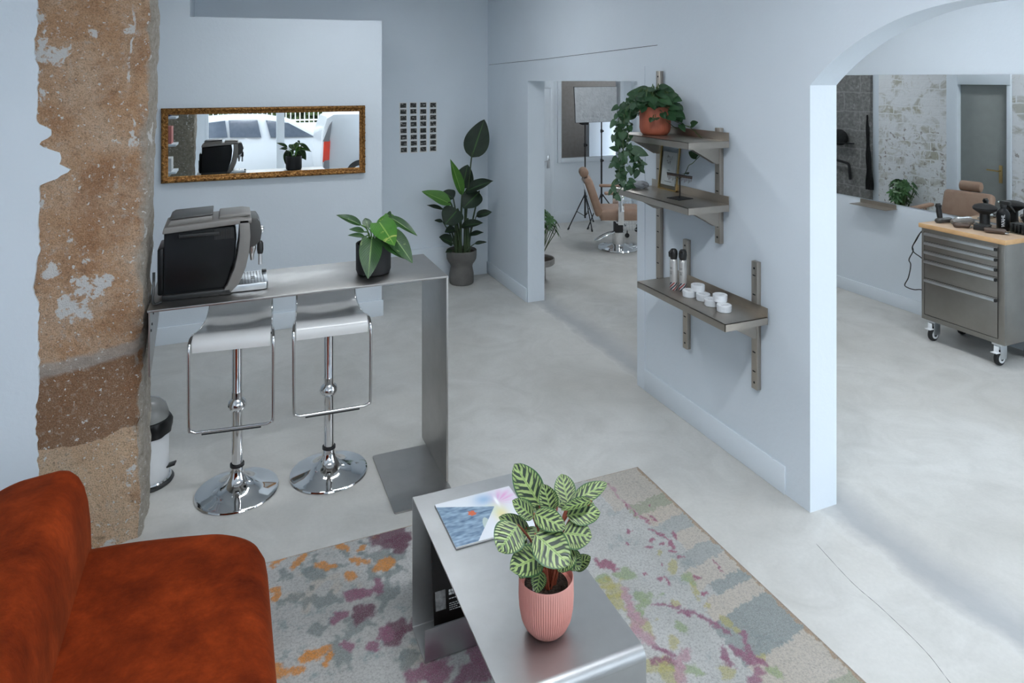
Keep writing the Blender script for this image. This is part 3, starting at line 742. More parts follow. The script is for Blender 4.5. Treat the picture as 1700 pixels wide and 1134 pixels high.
# ================================================================== COFFEE MACHINE (front turned to the right)
def coffee():
    t = thing('espresso_machine', 'black and grey bean-to-cup espresso machine on the counter beside the pillar', 'coffee machine', (0, 0, 1.06))
    y0, y1 = 3.45, 3.71
    def pr(poly, a, b_): return (poly, b_ - a, T(0, b_, 0) @ XZ)
    body = MB().prism([(-.265, .012), (-.02, .012), (.0, .05), (.035, .17), (.045, .28), (.035, .345), (-.262, .335)], .23, T(0, y1 - .008, 0) @ XZ, .008, 3)
    body.box(-.29, -.262, y0 + .03, y1 - .03, .02, .255, .01)
    body.build('body', BLACK_G, t)
    sk = MB().box(-.27, .02, y0, y1, .0, .03, .006); sk.build('base', BLACK, t)
    tp = MB().prism([(-.268, .330), (.05, .352), (.11, .352), (.112, .375), (.05, .385), (-.262, .362)], .26, T(0, y1, 0) @ XZ, .006, 3)
    tp.build('top_cover', GREYP, t)
    # bowed grey front frame seen from the side
    outer = [(.02, .012), (.055, .05), (.085, .13), (.10, .21), (.105, .29), (.10, .372)]
    inner = [(.055, .372), (.058, .29), (.05, .21), (.035, .13), (.005, .05), (-.02, .012)]
    MB().prism(outer + inner, .26, T(0, y1, 0) @ XZ, .004, 2).build('front_frame', GREYP, t)
    MB().prism([(.095, .22), (.125, .225), (.15, .25), (.158, .30), (.15, .345), (.135, .372), (.095, .374)], .20, T(0, y1 - .03, 0) @ XZ, .008, 3).build('control_head', GREYP2, t)
    kn = MB(); kn.lathe([(0, 0), (.018, 0), (.018, .014), (.012, .018), (0, .018)], 24, T(.150, 3.54, .30) @ RY(PI / 2)); kn.build('knob', CHROME, t)
    MB().lathe([(0, 0), (.012, 0), (.012, .01), (0, .01)], 20, T(.135, 3.50, .352) @ RY(PI / 2 - .4)).build('button', CHROME, t)
    bh = MB().prism([(-.255, .358), (-.06, .370), (-.06, .402), (-.235, .392)], .20, T(0, y1 - .03, 0) @ XZ, .005, 2); b_ = bh.build('bean_hopper', GREYP, t)
    MB().prism([(-.243, .394), (-.058, .404), (-.058, .414), (-.225, .406)], .21, T(0, y1 - .025, 0) @ XZ, .003, 2).build('hopper_lid', GREYP2, b_)
    MB().prism([(-.035, .372), (.09, .384), (.11, .395), (.07, .402), (-.03, .398)], .19, T(0, y1 - .035, 0) @ XZ, .004, 2).build('cup_tray', GREYP, t)
    MB().box(-.20, -.03, y0 + .004, y0 + .012, .305, .322, .002).build('vent', BLACK, t)
    v = MB()
    for k in range(14): v.box(-.05 + k * .006, -.048 + k * .006, y0 + .018, y0 + .023, .28, .33)
    v.build('vent_slats', GREYP2, t)
    sp = MB(); sp.lathe([(0, 0), (.008, 0), (.011, .03), (.02, .06), (.02, .09), (0, .09)], 20, T(.115, 3.565, .135)); sp.box(.09, .14, 3.55, 3.6, .215, .24, .006); sp.build('coffee_spout', CHROME, t)
    w = MB(); w.lathe([(0, .0), (.009, 0), (.009, .06), (0, .06)], 16, T(.150, 3.50, .125)); so = w.build('steam_wand', CHROME, t)
    MB().lathe([(0, 0), (.012, 0), (.015, .02), (.014, .055), (.008, .065), (0, .065)], 16, T(.150, 3.50, .182)).build('wand_grip', BLACK, so)
    MB().tube([(.15, 3.50, .24), (.135, 3.50, .255), (.12, 3.51, .26)], .006, 8).build('wand_joint', BLACK, so)
    tr = MB().prism(rrect(.01, .185, y0 + .015, y1 - .015, (.004, .02, .02, .004), 5), .035, T(0, 0, .004), .003, 2); to = tr.build('drip_tray', ALU, t)
    gm = MB()
    for i in range(9):
        for j in range(11): gm.lathe([(0, 0), (.0032, 0), (.0032, .0012), (0, .0012)], 8, T(.055 + i * .014, y0 + .035 + j * .019, .0385))
    gm.box(.11, .128, 3.575, 3.59, .0385, .0402).box(.11, .128, 3.55, 3.565, .0385, .0402)
    gm.build('drip_holes', BLACK, to)
    MB().box(.165, .186, y1 - .06, y1 - .03, .03, .05, .003).build('tray_float', BLACK, to)
    return t
cm_ = coffee(); cm_.scale = (1, 1, .92)
MB_c = MB().tube(smooth_path([(-.27, 3.425, 1.067), (-.295, 3.41, 1.067), (-.302, 3.405, 1.09), (-.30, 3.42, 1.13), (-.30, 3.435, 1.16), (-.30, 3.44, 1.20)], 6), .006, 8)
tag(MB_c.build('power_cord', BLACK), 'black power cord bunched between espresso machine and pillar', 'cord')

# ================================================================== LEAFY THINGS
UPV = Vector((0, 0, 1))
def tocam(p): return (Vector((0, 0, HC)) - Vector(p)).normalized()
def ribbed(n, amp): return lambda a, z: 1 + amp * (abs(math.sin(a * n / 2)) - .5)

# --- variegated philodendron on the counter
def philodendron():
    c = Vector((.705, 3.552, 1.06)); t = thing('potted_philodendron', 'variegated philodendron in a plain charcoal pot on the steel counter', 'potted plant', c)
    MB().lathe([(0, 0), (.072, 0), (.083, .006), (.089, .022), (.090, .155), (.087, .158), (.083, .155), (.083, .135), (0, .135)], 48).build('pot', CHARC, t)
    MB().lathe([(0, .139), (.05, .14), (.083, .134)], 32).build('soil', SOIL, t)
    fo, li, st = MB(), MB(), MB()
    root = Vector((0, 0, .135))
    # (base px, base py, tip px, tip py, depth base, depth tip, width, material, fold)
    L = [(600, 374, 558, 357, 3.50, 3.47, .048, 0, .5), (605, 385, 579, 381, 3.46, 3.42, .035, 0, .5), (606, 393, 577, 391, 3.42, 3.36, .03, 0, .4),
         (617, 398, 611, 463, 3.41, 3.30, .112, 0, .12), (630, 369, 655, 408, 3.43, 3.33, .125, 1, .10), (641, 364, 652, 356, 3.52, 3.6, .05, 1, .3),
         (650, 362, 642, 355, 3.50, 3.46, .05, 0, .4), (645, 359, 693, 392, 3.52, 3.50, .05, 2, .45), (650, 388, 685, 437, 3.48, 3.42, .095, 0, .15),
         (640, 400, 672, 430, 3.46, 3.42, .07, 0, .15), (622, 378, 626, 372, 3.5, 3.55, .05, 0, .3), (631, 384, 640, 356, 3.58, 3.66, .06, 1, .25),
         (610, 396, 600, 402, 3.44, 3.40, .035, 0, .3), (640, 372, 668, 372, 3.62, 3.75, .08, 1, .2), (612, 380, 606, 352 + 10, 3.6, 3.7, .05, 0, .3)]
    for (ax, ay, bx, by, z0, z1, W, m, fd) in L:
        a = V(ax, ay, z0) - c; b = V(bx, by, z1) - c
        n = (tocam(a + c) * .75 + UPV * .6).normalized()
        (fo, li, fo)[m].leaf(a, b, n, W, 'heart' if W > .06 else 'lance', fd, .12, 12, 6)
        mid = (root + a) / 2 + Vector((0, 0, .03)); st.tube(smooth_path([root + Vector((a.x, a.y, 0)) * .25, mid, a], 4), .0035, 6)
    st.build('stems', LEAF_FRESH, t); fo.build('foliage', LEAF_PHIL, t); li.build('bright_foliage', LEAF_LIME, t)
philodendron()

# --- striped calathea on the coffee table
TABZ = .505
def calathea():
    c = Vector((.838, 1.752, TABZ)); t = thing('potted_calathea', 'peacock-striped calathea in a ribbed pink pot on the coffee table', 'potted plant', c)
    prof = [(0, 0), (.040, 0), (.048, .003), (.060, .018), (.070, .04), (.0755, .07), (.0772, .10), (.0775, .152), (.0755, .1555), (.0735, .152), (.073, .13), (0, .13)]
    MB().lathe(prof, 288, None, lambda a, z: 1 + (.030 * (abs(math.cos(a * 36)) - .5) if .004 < z < .150 else 0)).build('pot', PINK, t)
    MB().lathe([(0, .133), (.04, .134), (.073, .128)], 40).build('soil', SOIL, t)
    q = .2910
    def Z2(x, y): return 800 + x * q, 760 + y * q
    L = [(330, 270, 185, 35, 2.0, 2.05, 160, .15), (490, 262, 455, 92, 2.0, 2.07, 118, .15), (395, 310, 350, 150, 1.95, 1.97, 105, .5), (515, 255, 714, 145, 1.98, 2.02, 92, .2),
         (485, 330, 676, 312, 1.92, 1.94, 118, .12), (625, 245, 452, 300, 1.95, 1.91, 55, .7), (295, 338, 172, 245, 1.93, 1.92, 92, .2), (300, 318, 478, 405, 1.88, 1.83, 110, .1),
         (270, 425, 95, 340, 1.93, 1.92, 90, .3), (205, 385, 95, 535, 1.88, 1.83, 170, .1), (305, 435, 500, 615, 1.84, 1.77, 180, .08), (465, 430, 628, 450, 1.90, 1.88, 150, .12),
         (520, 505, 435, 650, 1.88, 1.85, 110, .2), (525, 632, 622, 565, 1.90, 1.90, 72, .2), (345, 560, 160, 640, 1.86, 1.80, 150, .12), (290, 560, 372, 610, 1.86, 1.83, 75, .25),
         (335, 645, 312, 772, 1.86, 1.82, 78, .25), (560, 260, 650, 300, 2.02, 2.05, 90, .2), (250, 400, 292, 500, 1.93, 1.90, 110, .2), (475, 540, 560, 640, 1.89, 1.86, 100, .25),
         (350, 240, 345, 330, 2.02, 2.0, 80, .3), (250, 640, 215, 690, 1.90, 1.87, 60, .3), (400, 350, 330, 420, 1.97, 1.95, 120, .2), (500, 380, 590, 400, 1.99, 2.0, 100, .2),
         (430, 280, 520, 200, 2.08, 2.12, 100, .2), (360, 300, 250, 210, 2.08, 2.14, 100, .2)]
    fo, st = MB(), MB()
    for (ax, ay, bx, by, z0, z1, W, fd) in L:
        a = V(*Z2(ax, ay), z0) - c; b = V(*Z2(bx, by), z1) - c
        n = (tocam(a + c) * .9 + UPV * .55).normalized()
        fo.leaf(a, b, n, W * q / FPX * 2.12, 'oval', fd, .10, 14, 10, .012, ax)
        root = Vector((a.x * .22 + random.uniform(-.012, .012), a.y * .22 + random.uniform(-.012, .012), .125))
        mid = root * .45 + a * .55 + Vector((-a.x * .15, -a.y * .15, .02)); st.tube(smooth_path([root, mid, a], 5), [.0032] * 11, 6)
    o = fo.build('foliage', LEAF_CAL, t)
    for k in range(5):
        a = k * 1.3; st.tube([(.02 * math.cos(a), .02 * math.sin(a), .125), (.03 * math.cos(a) + .01, .03 * math.sin(a), .18), (.05 * math.cos(a + .4), .05 * math.sin(a + .4), .17)], [.003, .004, .001], 6)
    st.build('stems', STEMR, t)
    MB().box(-.004, .004, -.0005, .0005, .13, .285, M=T(-.028, -.015, 0) @ RY(-.12)).build('plant_label', WPLAST, t)
calathea()

# --- bird of paradise in the corner
def strelitzia():
    c = Vector((2.195, 6.57, 0)); t = thing('bird_of_paradise_plant', 'tall dark bird of paradise plant in a waisted grey pot in the corner', 'potted plant', c)
    k = .97
    prof = [(0, 0), (.115, 0), (.124, .008), (.127, .03), (.126, .10), (.118, .14), (.112, .17), (.118, .195), (.140, .225), (.153, .25), (.157, .28), (.157, .335), (.152, .34), (.147, .335), (.145, .31), (0, .31)]
    MB().lathe([(r * k, z) for r, z in prof], 56).build('pot', CONC, t)
    MB().lathe([(0, .318), (.08, .318), (.142, .31)], 32).build('soil', SOIL, t)
    q = 220 / 693
    def Z2(x, y): return 640 + x * q, 140 + y * q
    D = 6.85
    L = [(450, 382, 517, 184, -.0, .05, 122, .12, 'point', 0), (400, 580, 338, 390, -.02, -.05, 42, .8, 'lance', 1), (402, 545, 430, 420, .05, .08, 82, .3, 'point', 0), (420, 560, 565, 505, 0, -.1, 62, .35, 'lance', 0),
         (345, 628, 190, 560, -.02, -.1, 62, .35, 'lance', 2), (355, 600, 300, 560, .06, .1, 60, .3, 'point', 0), (380, 655, 310, 735, -.05, -.15, 100, .2, 'point', 0), (490, 565, 405, 650, .0, -.08, 92, .2, 'point', 0),
         (300, 655, 215, 632, .03, .05, 20, .6, 'lance', 0), (395, 745, 512, 725, -.02, -.1, 45, .4, 'lance', 0), (475, 690, 558, 668, .0, .02, 38, .4, 'point', 0), (440, 790, 514, 775, 0, -.05, 26, .5, 'lance', 0),
         (350, 830, 280, 800, -.03, -.12, 55, .3, 'point', 0), (365, 760, 310, 775, .0, -.08, 40, .4, 'point', 0), (465, 835, 530, 825, 0, 0, 18, .5, 'lance', 0), (350, 870, 313, 880, -.02, -.08, 22, .4, 'lance', 0),
         (370, 735, 335, 715, .06, .1, 40, .3, 'point', 0), (300, 720, 255, 712, .05, .05, 18, .5, 'lance', 0)]
    fo, fr, st = MB(), MB(), MB()
    for i, (ax, ay, bx, by, z0, z1, W, fd, sh, m) in enumerate(L):
        a = V(*Z2(ax, ay), D + z0) - c; b = V(*Z2(bx, by), D + z1) - c
        n = (tocam(a + c) * (1.0 if i == 0 else .7) + UPV * (.2 if i == 0 else .6)).normalized()
        (fr if m else fo).leaf(a, b, n, W * q / FPX * D * (1.08 if i == 0 else 1.28), sh, fd, .08, 14, 6, .03, i)
        sx = (ax - 400) * .25; bs = V(*Z2(400 + sx + random.uniform(-12, 12), 900), D + random.uniform(-.05, .05)) - c; bs.z = .31
        mid = bs * .45 + a * .55; mid.x -= (a.x - bs.x) * .15
        th_ = .011 if ay < 660 else .007
        st.tube(smooth_path([bs, mid, a, a + (b - a) * .12], 5), [th_ * (1 - .55 * j / 15) for j in range(16)], 8)
    for (bx, tx, ty) in ((370, 365, 700), (415, 420, 650), (435, 430, 700), (385, 395, 690)):
        p = V(*Z2(bx, 900), D) - c; p.z = .31; st.tube([p, V(*Z2((bx + tx) / 2, 800), D) - c, V(*Z2(tx, ty), D) - c], [.021, .018, .009], 8)
    st.build('stems', STEMD, t); fo.build('foliage', LEAF_DARK, t); fr.build('young_foliage', LEAF_FRESH, t)
strelitzia()

# --- umbrella plant on a pedestal bowl just inside the next room
def schefflera():
    c = Vector((2.955, 6.36, 0)); t = thing('umbrella_plant', 'leafy umbrella plant in a concrete pedestal bowl behind the door jamb', 'potted plant', c)
    MB().lathe([(0, 0), (.072, 0), (.075, .01), (.072, .14), (.075, .15), (.155, .165), (.166, .175), (.166, .225), (.160, .23), (.153, .225), (.15, .205), (0, .205)], 48).build('pot', CONC_L, t)
    MB().lathe([(0, .21), (.08, .212), (.15, .205)], 32).build('soil', SOIL, t)
    fo, st = MB(), MB(); rnd = random.Random(4)
    for k in range(46):
        a = rnd.uniform(0, 2 * PI); rad = rnd.uniform(.03, .20); zz = rnd.uniform(.45, .74) - rad * .25
        p = Vector((rad * math.cos(a), rad * math.sin(a), zz))
        if p.x < -.17: p.x = -.17
        st.tube(smooth_path([(p.x * .1, p.y * .1, .21), (p.x * .5, p.y * .5, .36), p], 4), [.004] * 9, 5)
        nl = rnd.randint(6, 8); out = Vector((math.cos(a), math.sin(a), .7)).normalized()
        for j in range(nl):
            b = 2 * PI * j / nl + a; dr = (out.orthogonal().normalized()); dr = Matrix.Rotation(b, 3, out) @ dr
            tip = p + dr * rnd.uniform(.055, .085) - Vector((0, 0, .022))
            if tip.x < -.19: continue
            fo.leaf(p, tip, out, .034, 'oval', .1, -.15, 5, 2)
    st.build('stems', STEMG, t); fo.build('foliage', LEAF_SCH, t)
schefflera()

# ================================================================== WALL SHELVES
def upright(y, z0, z1, parent):
    mb = MB(); w = .042
    mb.box(XW - .028, XW - .001, y - w / 2, y + w / 2, z0, z1, .002)
    sl = mb; sl.mi = 1; z = z0 + .09
    while z < z1 - .05:
        sl.box(XW - .0295, XW - .0275, y - .009, y + .010, z, z + .006); z += .1
    for zz in (z0 + .035, z1 - .035): sl.lathe([(0, 0), (.006, 0), (.006, .0015), (0, .0015)], 10, T(XW - .0278, y, zz) @ RY(-PI / 2))
    mb.build('upright', [STEEL_S, BLACK_M], parent)
def shelf_board(y0, y1, z, name, parent):
    xf = 2.265; mb = MB()
    mb.box(xf, XW - .03, y0, y1, z - .003, z, 0).box(xf, xf + .003, y0, y1, z - .037, z).box(xf, XW - .03, y0, y0 + .003, z - .037, z).box(xf, XW - .03, y1 - .003, y1, z - .037, z)
    mb.box(XW - .033, XW - .03, y0, y1, z, z + .045)
    return mb.build(name, STEEL_S, parent)
def bracket(y, z, parent):
    MB().prism([(2.32, z - .004), (XW - .028, z - .004), (XW - .028, z - .135), (XW - .05, z - .135), (2.32, z - .03)], .004, T(0, y + .018, 0) @ XZ).prism([(2.32, z - .004), (XW - .028, z - .004), (XW - .028, z - .135), (XW - .05, z - .135), (2.32, z - .03)], .004, T(0, y - .014, 0) @ XZ).build('bracket', STEEL_S, parent)
t = thing('wall_shelving', 'two-tier steel wall shelf carrying the hanging plant on long uprights', 'shelf')
upright(3.655, .70, 2.116, t); upright(3.085, 1.145, 1.792, t)
for z in (1.727, 1.378):
    shelf_board(2.985, 3.715, z, 'shelf_board', t); bracket(3.655, z, t); bracket(3.085, z, t)
t = thing('wall_shelf', 'lower single steel wall shelf holding the white tins', 'shelf')
upright(3.378, .448, 1.102, t); upright(2.795, .45, 1.115, t)
shelf_board(2.695, 3.475, .857, 'shelf_board', t); bracket(3.378, .857, t); bracket(2.795, .857, t)

# --- trailing satin pothos
def pothos():
    z0 = 1.727; c = Vector((2.405, 3.495, z0)); t = thing('trailing_pothos', 'trailing pothos in a terracotta pot on the top shelf, vines hanging left', 'potted plant', c)
    prof = [(0, 0), (.068, 0), (.075, .003), (.088, .02), (.094, .045), (.093, .07), (.094, .12), (.097, .165), (.094, .17), (.089, .165), (.086, .14), (0, .14)]
    MB().lathe(prof, 160, None, lambda a, z: 1 + (.012 * (abs(math.cos(a * 20)) - .5) if .03 < z < .16 else 0)).build('pot', TERRA, t)
    MB().lathe([(0, .145), (.088, .14)], 32).build('soil', SOIL, t)
    fo, st = MB(), MB(); rnd = random.Random(11)
    q = 160 / 1067.0
    def W_(x, y, d=0): return V(1010 + x * q, 140 + y * q, 4.06 + d) - c
    def WR(x, y, off=.03):
        px, py = 1010 + x * q, 140 + y * q; k = V(px, py, 1) - Vector((0, 0, HC)); t_ = (XW - off) / k.x
        return Vector((0, 0, HC)) + k * t_ - c
    def lf(p, dirv, L, n=None, W=None):
        n = n or (tocam(p + c) * .8 + UPV * .6 + Vector((rnd.uniform(-.3, .3), rnd.uniform(-.3, .3), rnd.uniform(-.2, .2)))).normalized()
        fo.leaf(p, p + Vector(dirv).normalized() * L, n, W or L * .74, 'heart', .12, .10, 10, 6)
    # mound over the rim
    for k in range(125):
        a = rnd.uniform(0, 2 * PI); el = rnd.uniform(0, 1); rad = .04 + .10 * math.sin(el * PI / 2); zz = .27 - .155 * el ** 1.6 + rnd.uniform(-.02, .02)
        p = Vector((rad * math.cos(a), rad * math.sin(a) * 1.15 + .012, zz))
        if p.x > .125: p.x = .125
        st.tube(smooth_path([(p.x * .3, p.y * .3, .14), (p.x * .7, p.y * .7, zz + .015), p], 3), .0022, 5)
        d = Vector((math.cos(a + rnd.uniform(-.6, .6)), math.sin(a + rnd.uniform(-.6, .6)), rnd.uniform(-.9, .2) - .3 * el))
        if p.x > .06 and d.x > 0: d.x *= -.3
        lf(p, d, rnd.uniform(.052, .084))
    # hanging vines on the left, given in the zoomed picture's own grid
    vines = [([(230, 180), (160, 260), (130, 400), (118, 600), (115, 850), (120, 1000)], 44, -.02), ([(260, 200), (190, 300), (170, 480), (165, 700), (180, 900), (185, 1010), (205, 1090), (205, 1120)], 44, -.06),
             ([(240, 220), (215, 330), (205, 520), (195, 720), (150, 820), (110, 870), (70, 880)], 30, .0), ([(250, 230), (230, 420), (215, 640), (240, 760), (300, 830), (345, 890), (340, 960), (290, 945)], 26, -.03),
             ([(150, 300), (110, 400), (105, 560), (95, 640)], 14, .03), ([(115, 900), (120, 990), (80, 1050), (45, 1120), (30, 1180)], 5, -.04), ([(200, 980), (170, 1110), (120, 1180), (95, 1250)], 5, -.05),
             ([(250, 640), (260, 740), (300, 800), (370, 870)], 7, -.04)]
    for pts, nleaf, dz in vines:
        path = smooth_path([W_(x, y, dz + rnd.uniform(-.01, .01)) for x, y in pts], 6); st.tube(path, .0022, 5)
        for k in range(nleaf):
            p = path[min(len(path) - 1, int((k + .5) / nleaf * len(path)))] + Vector((rnd.uniform(-.022, .022), rnd.uniform(-.028, .028), rnd.uniform(-.012, .012)))
            d = Vector((rnd.uniform(-.5, .5), rnd.uniform(-.6, .6), rnd.uniform(-1, .1)))
            lf(p, d, rnd.uniform(.034, .052))
    single = [((110, 240), (30, 295)), ((95, 330), (65, 400)), ((70, 400), (20, 490)), ((60, 560), (45, 650)), ((105, 720), (5, 700)), ((70, 870), (0, 930)), ((90, 995), (165, 1070)), ((340, 885), (285, 930)), ((360, 870), (435, 890)), ((305, 810), (365, 860)), ((270, 720), (445, 790)), ((175, 1010), (195, 1075)), ((60, 1110), (25, 1140)), ((205, 1110), (180, 1180)), ((100, 1240), (85, 1290)), ((215, 910), (265, 1000)),
              ((440, 55), (525, 60)), ((420, 55), (375, 45)), ((730, 370), (820, 375)), ((800, 445), (850, 530)), ((915, 450), (995, 420))]
    for (a, b) in single:
        pa = W_(*a, -.05 if a[0] < 400 else .0) if a[0] < 700 else WR(*a, .05); pb = W_(*b, -.06 if a[0] < 400 else .0) if a[0] < 700 else WR(*b, .05); L = (pb - pa).length
        lf(pa, pb - pa, L, (tocam(pa + c) + UPV * .3).normalized(), L * .62)
    for pts in ([(600, 330), (720, 400), (860, 460), (920, 490), (980, 545), (1040, 600)], [(640, 400), (740, 480), (800, 470)], [(420, 140), (425, 90), (440, 55)], [(860, 460), (915, 465), (920, 440)]):
        st.tube(smooth_path([W_(x, y, -.02) if x < 660 else WR(x, y, .04) for x, y in pts], 5), .0022, 5)
    # the runner that slips behind the top shelf and shows again underneath
    pa = [WR(x, y, .05) for x, y in [(1015, 790), (975, 830), (930, 875), (890, 900), (862, 960), (830, 1010), (790, 1040), (755, 1020), (755, 990)]]
    st.tube(smooth_path(pa, 5), .0022, 5)
    lf(WR(985, 800, .06), WR(905, 755, .07) - WR(985, 800, .06), .07, (tocam(c) + UPV * .2).normalized()); lf(WR(840, 985, .06), WR(920, 1010, .09) - WR(840, 985, .06), .062, (UPV + tocam(c) * .5).normalized())
    st.build('vines', STEMG, t); fo.build('foliage', LEAF_SCIN, t)
pothos()

# --- things on the shelves
z = 1.378
t = thing('picture_frame', 'thin brass and glass frame with a printed sheet leaning on the wall', 'picture frame', (2.522, 3.535, z), R(0))
Mf = RY(R(6))
fr = MB(); w, h, e = .095, .285, .006
fr.box(-e, e, -w, -w + .007, 0, h, M=Mf).box(-e, e, w - .007, w, 0, h, M=Mf).box(-e, e, -w, w, 0, .007, M=Mf).box(-e, e, -w, w, h - .007, h, M=Mf); fr.build('frame', GOLDM, t)
MB().box(-.002, .002, -w + .006, w - .006, .006, h - .006, M=Mf).build('glass', CLEAR, t)
dr = MB().box(-.0005, .0005, -.072, .072, .03, .235, M=Mf); dr.mi = 1; rnd = random.Random(3)
for k in range(26):
    a, b_ = rnd.uniform(-.025, .025), rnd.uniform(.165, .205); dr.tube([Mf @ Vector((-.0012, a, b_)), Mf @ Vector((-.0012, a + rnd.uniform(-.012, .012), b_ + rnd.uniform(-.012, .012)))], .0009, 4)
for (yy, zz, ww) in ((0, .12, .012), (0, .095, .007), (-.0, .05, .035)): dr.box(-.0015, -.0009, yy - ww, yy + ww, zz, zz + .003, M=Mf)
dr.build('printed_sheet', [PAPERW, GREYP2], t)

t = thing('pin_stand', 'black metal T-shaped stand with pins along its bar on the middle shelf', 'display stand', (2.41, 3.255, z), R(8))
MB().prism([(-.055, -.05), (.055, -.05), (.055, .05), (-.055, .05)], .003).build('base', BLACK_M, t)
MB().box(-.0025, .0025, -.0025, .0025, .003, .135).build('post', BLACK_M, t)
MB().box(-.0025, .0025, -.095, .105, .133, .139).build('bar', BLACK_M, t)
pn = MB()
for k in range(19):
    y = -.09 + k * .0105; pn.box(-.003, .003, y - .003, y + .003, .123, .1345); pn.tube([(0, y, .123), (0, y + .002, .108 - .006 * (k % 3))], .0012, 5)
pn.build('pins', BROWNP, t)

t = thing('plastic_pouch', 'crumpled clear plastic pouch at the left end of middle shelf', 'pouch', (2.40, 3.655, z))
b = bmesh.new(); bmesh.ops.create_icosphere(b, subdivisions=4, radius=1)
for v in b.verts:
    n = v.co.copy(); k = 1 + .25 * noise.noise(n * 2.3) + .12 * noise.noise(n * 7); v.co = Vector((n.x * .06 * k, n.y * .045 * k, max(-.02, n.z * .026 * k) + .0205))
for f in b.faces: f.smooth = True
MB().add(b).build('film', M_plain('milky_plastic', (.66, .68, .70), .15, Transmission_Weight=.4), t)

# cans with barber-pole bands
def m_canband():
    m = NT('barber_pole_band'); x, y, z = m.xyz(m.coord()); a = m.math('ARCTAN2', y, x)
    s_ = m.math('FRACT', m.math('ADD', m.math('MULTIPLY', a, 2 / PI), m.math('MULTIPLY', z, -28.0)))
    c = m.ramp(s_, [(0, (.62, .60, .57)), (.25, (.35, .04, .045)), (.5, (.62, .60, .57)), (.75, (.03, .04, .07))]); c.node.color_ramp.interpolation = 'CONSTANT'
    m.P(Base_Color=c, Roughness=.35, Metallic=.2); return m.m
BAND = m_canband()
CANM = M_plain('pearl_can', (.60, .585, .56), .3, .5)
def can():
    t = thing('spray_can', 'slim silver spray can with black trigger cap, nearer the wall end', 'spray can', (0, 0, 0), group='barber spray cans')
    MB().lathe([(0, .045), (.0225, .045), (.0225, .165), (.021, .172), (.016, .178), (0, .178)], 32).build('can_body', CANM, t)
    MB().lathe([(0, 0), (.0215, 0), (.0225, .002), (.0225, .045), (0, .045)], 32).build('striped_band', BAND, t)
    MB().lathe([(0, .176), (.019, .176), (.021, .19), (.023, .205), (.021, .222), (.014, .232), (0, .234)], 24).prism([(-.012, .185), (-.032, .19), (-.034, .218), (-.02, .226), (0, .228)], .02, T(0, .01, 0) @ XZ, .003).box(-.036, -.03, -.004, .004, .165, .19, .001, M=RY(.1)).build('trigger_cap', BLACK, t)
    w = MB()
    for zz, hw in ((.128, .010), (.122, .008), (.105, .012), (.098, .006), (.092, .008)):
        for k in range(7):
            a = PI + (-.5 + k / 6) * hw * 70; w.box(-.0003, .0003, -.0011, .0011, zz, zz + .0022, M=RZ(a) @ T(.0226, 0, 0))
    w.build('label_print', GREYP2, t)
    return t
c1 = can(); c1.location = (2.372, 3.262, .857); c1.rotation_euler = (0, 0, R(10))
c1['label'] = 'slim silver spray can with black trigger cap and striped foot, left of the pair'
c2 = dup(c1, (2.408, 3.225, .857), R(25), 'slim silver spray can with striped foot, the one nearer the white tins')
# white tins in two little pyramids
def tin():
    t = thing('pomade_tin', 'tin', 'tin', (0, 0, 0), group='white tins on the lower shelf')
    MB().lathe([(0, 0), (.035, 0), (.037, .002), (.037, .015), (.0365, .016), (0, .016)], 40).build('tin_base', WPLAST, t)
    MB().lathe([(.0362, .0165), (.0378, .0165), (.0378, .033), (.036, .035), (0, .035)], 40).build('lid', WPLAST, t)
    w = MB()
    for k in range(5): w.box(-.018 + .0, -.004 + .003 * (k % 3), -.016 + k * .008, -.013 + k * .008, .035, .0353)
    w.build('print', M_plain('pale_grey_ink', (.5, .51, .52), .6), t)
    return t
tins = [((2.378, 3.125, .857), 'white round tin under the pyramid by the spray cans, on its left'), ((2.408, 3.045, .857), 'white round tin under the pyramid by the spray cans, on its right'),
        ((2.412, 3.095, .892), 'white round tin on top of the pyramid nearer the spray cans'), ((2.392, 2.955, .857), 'white round tin under the pyramid nearer the arch, on its left'),
        ((2.392, 2.855, .857), 'white round tin under the pyramid nearer the arch, on its right'), ((2.410, 2.908, .892), 'white round tin on top of the pyramid nearer the arch')]
t0 = tin()
for i, (p, lb) in enumerate(tins):
    o = t0 if i == 0 else dup(t0, p); o.location = p; o.rotation_euler = (0, 0, R(20 * i)); o['label'] = lb

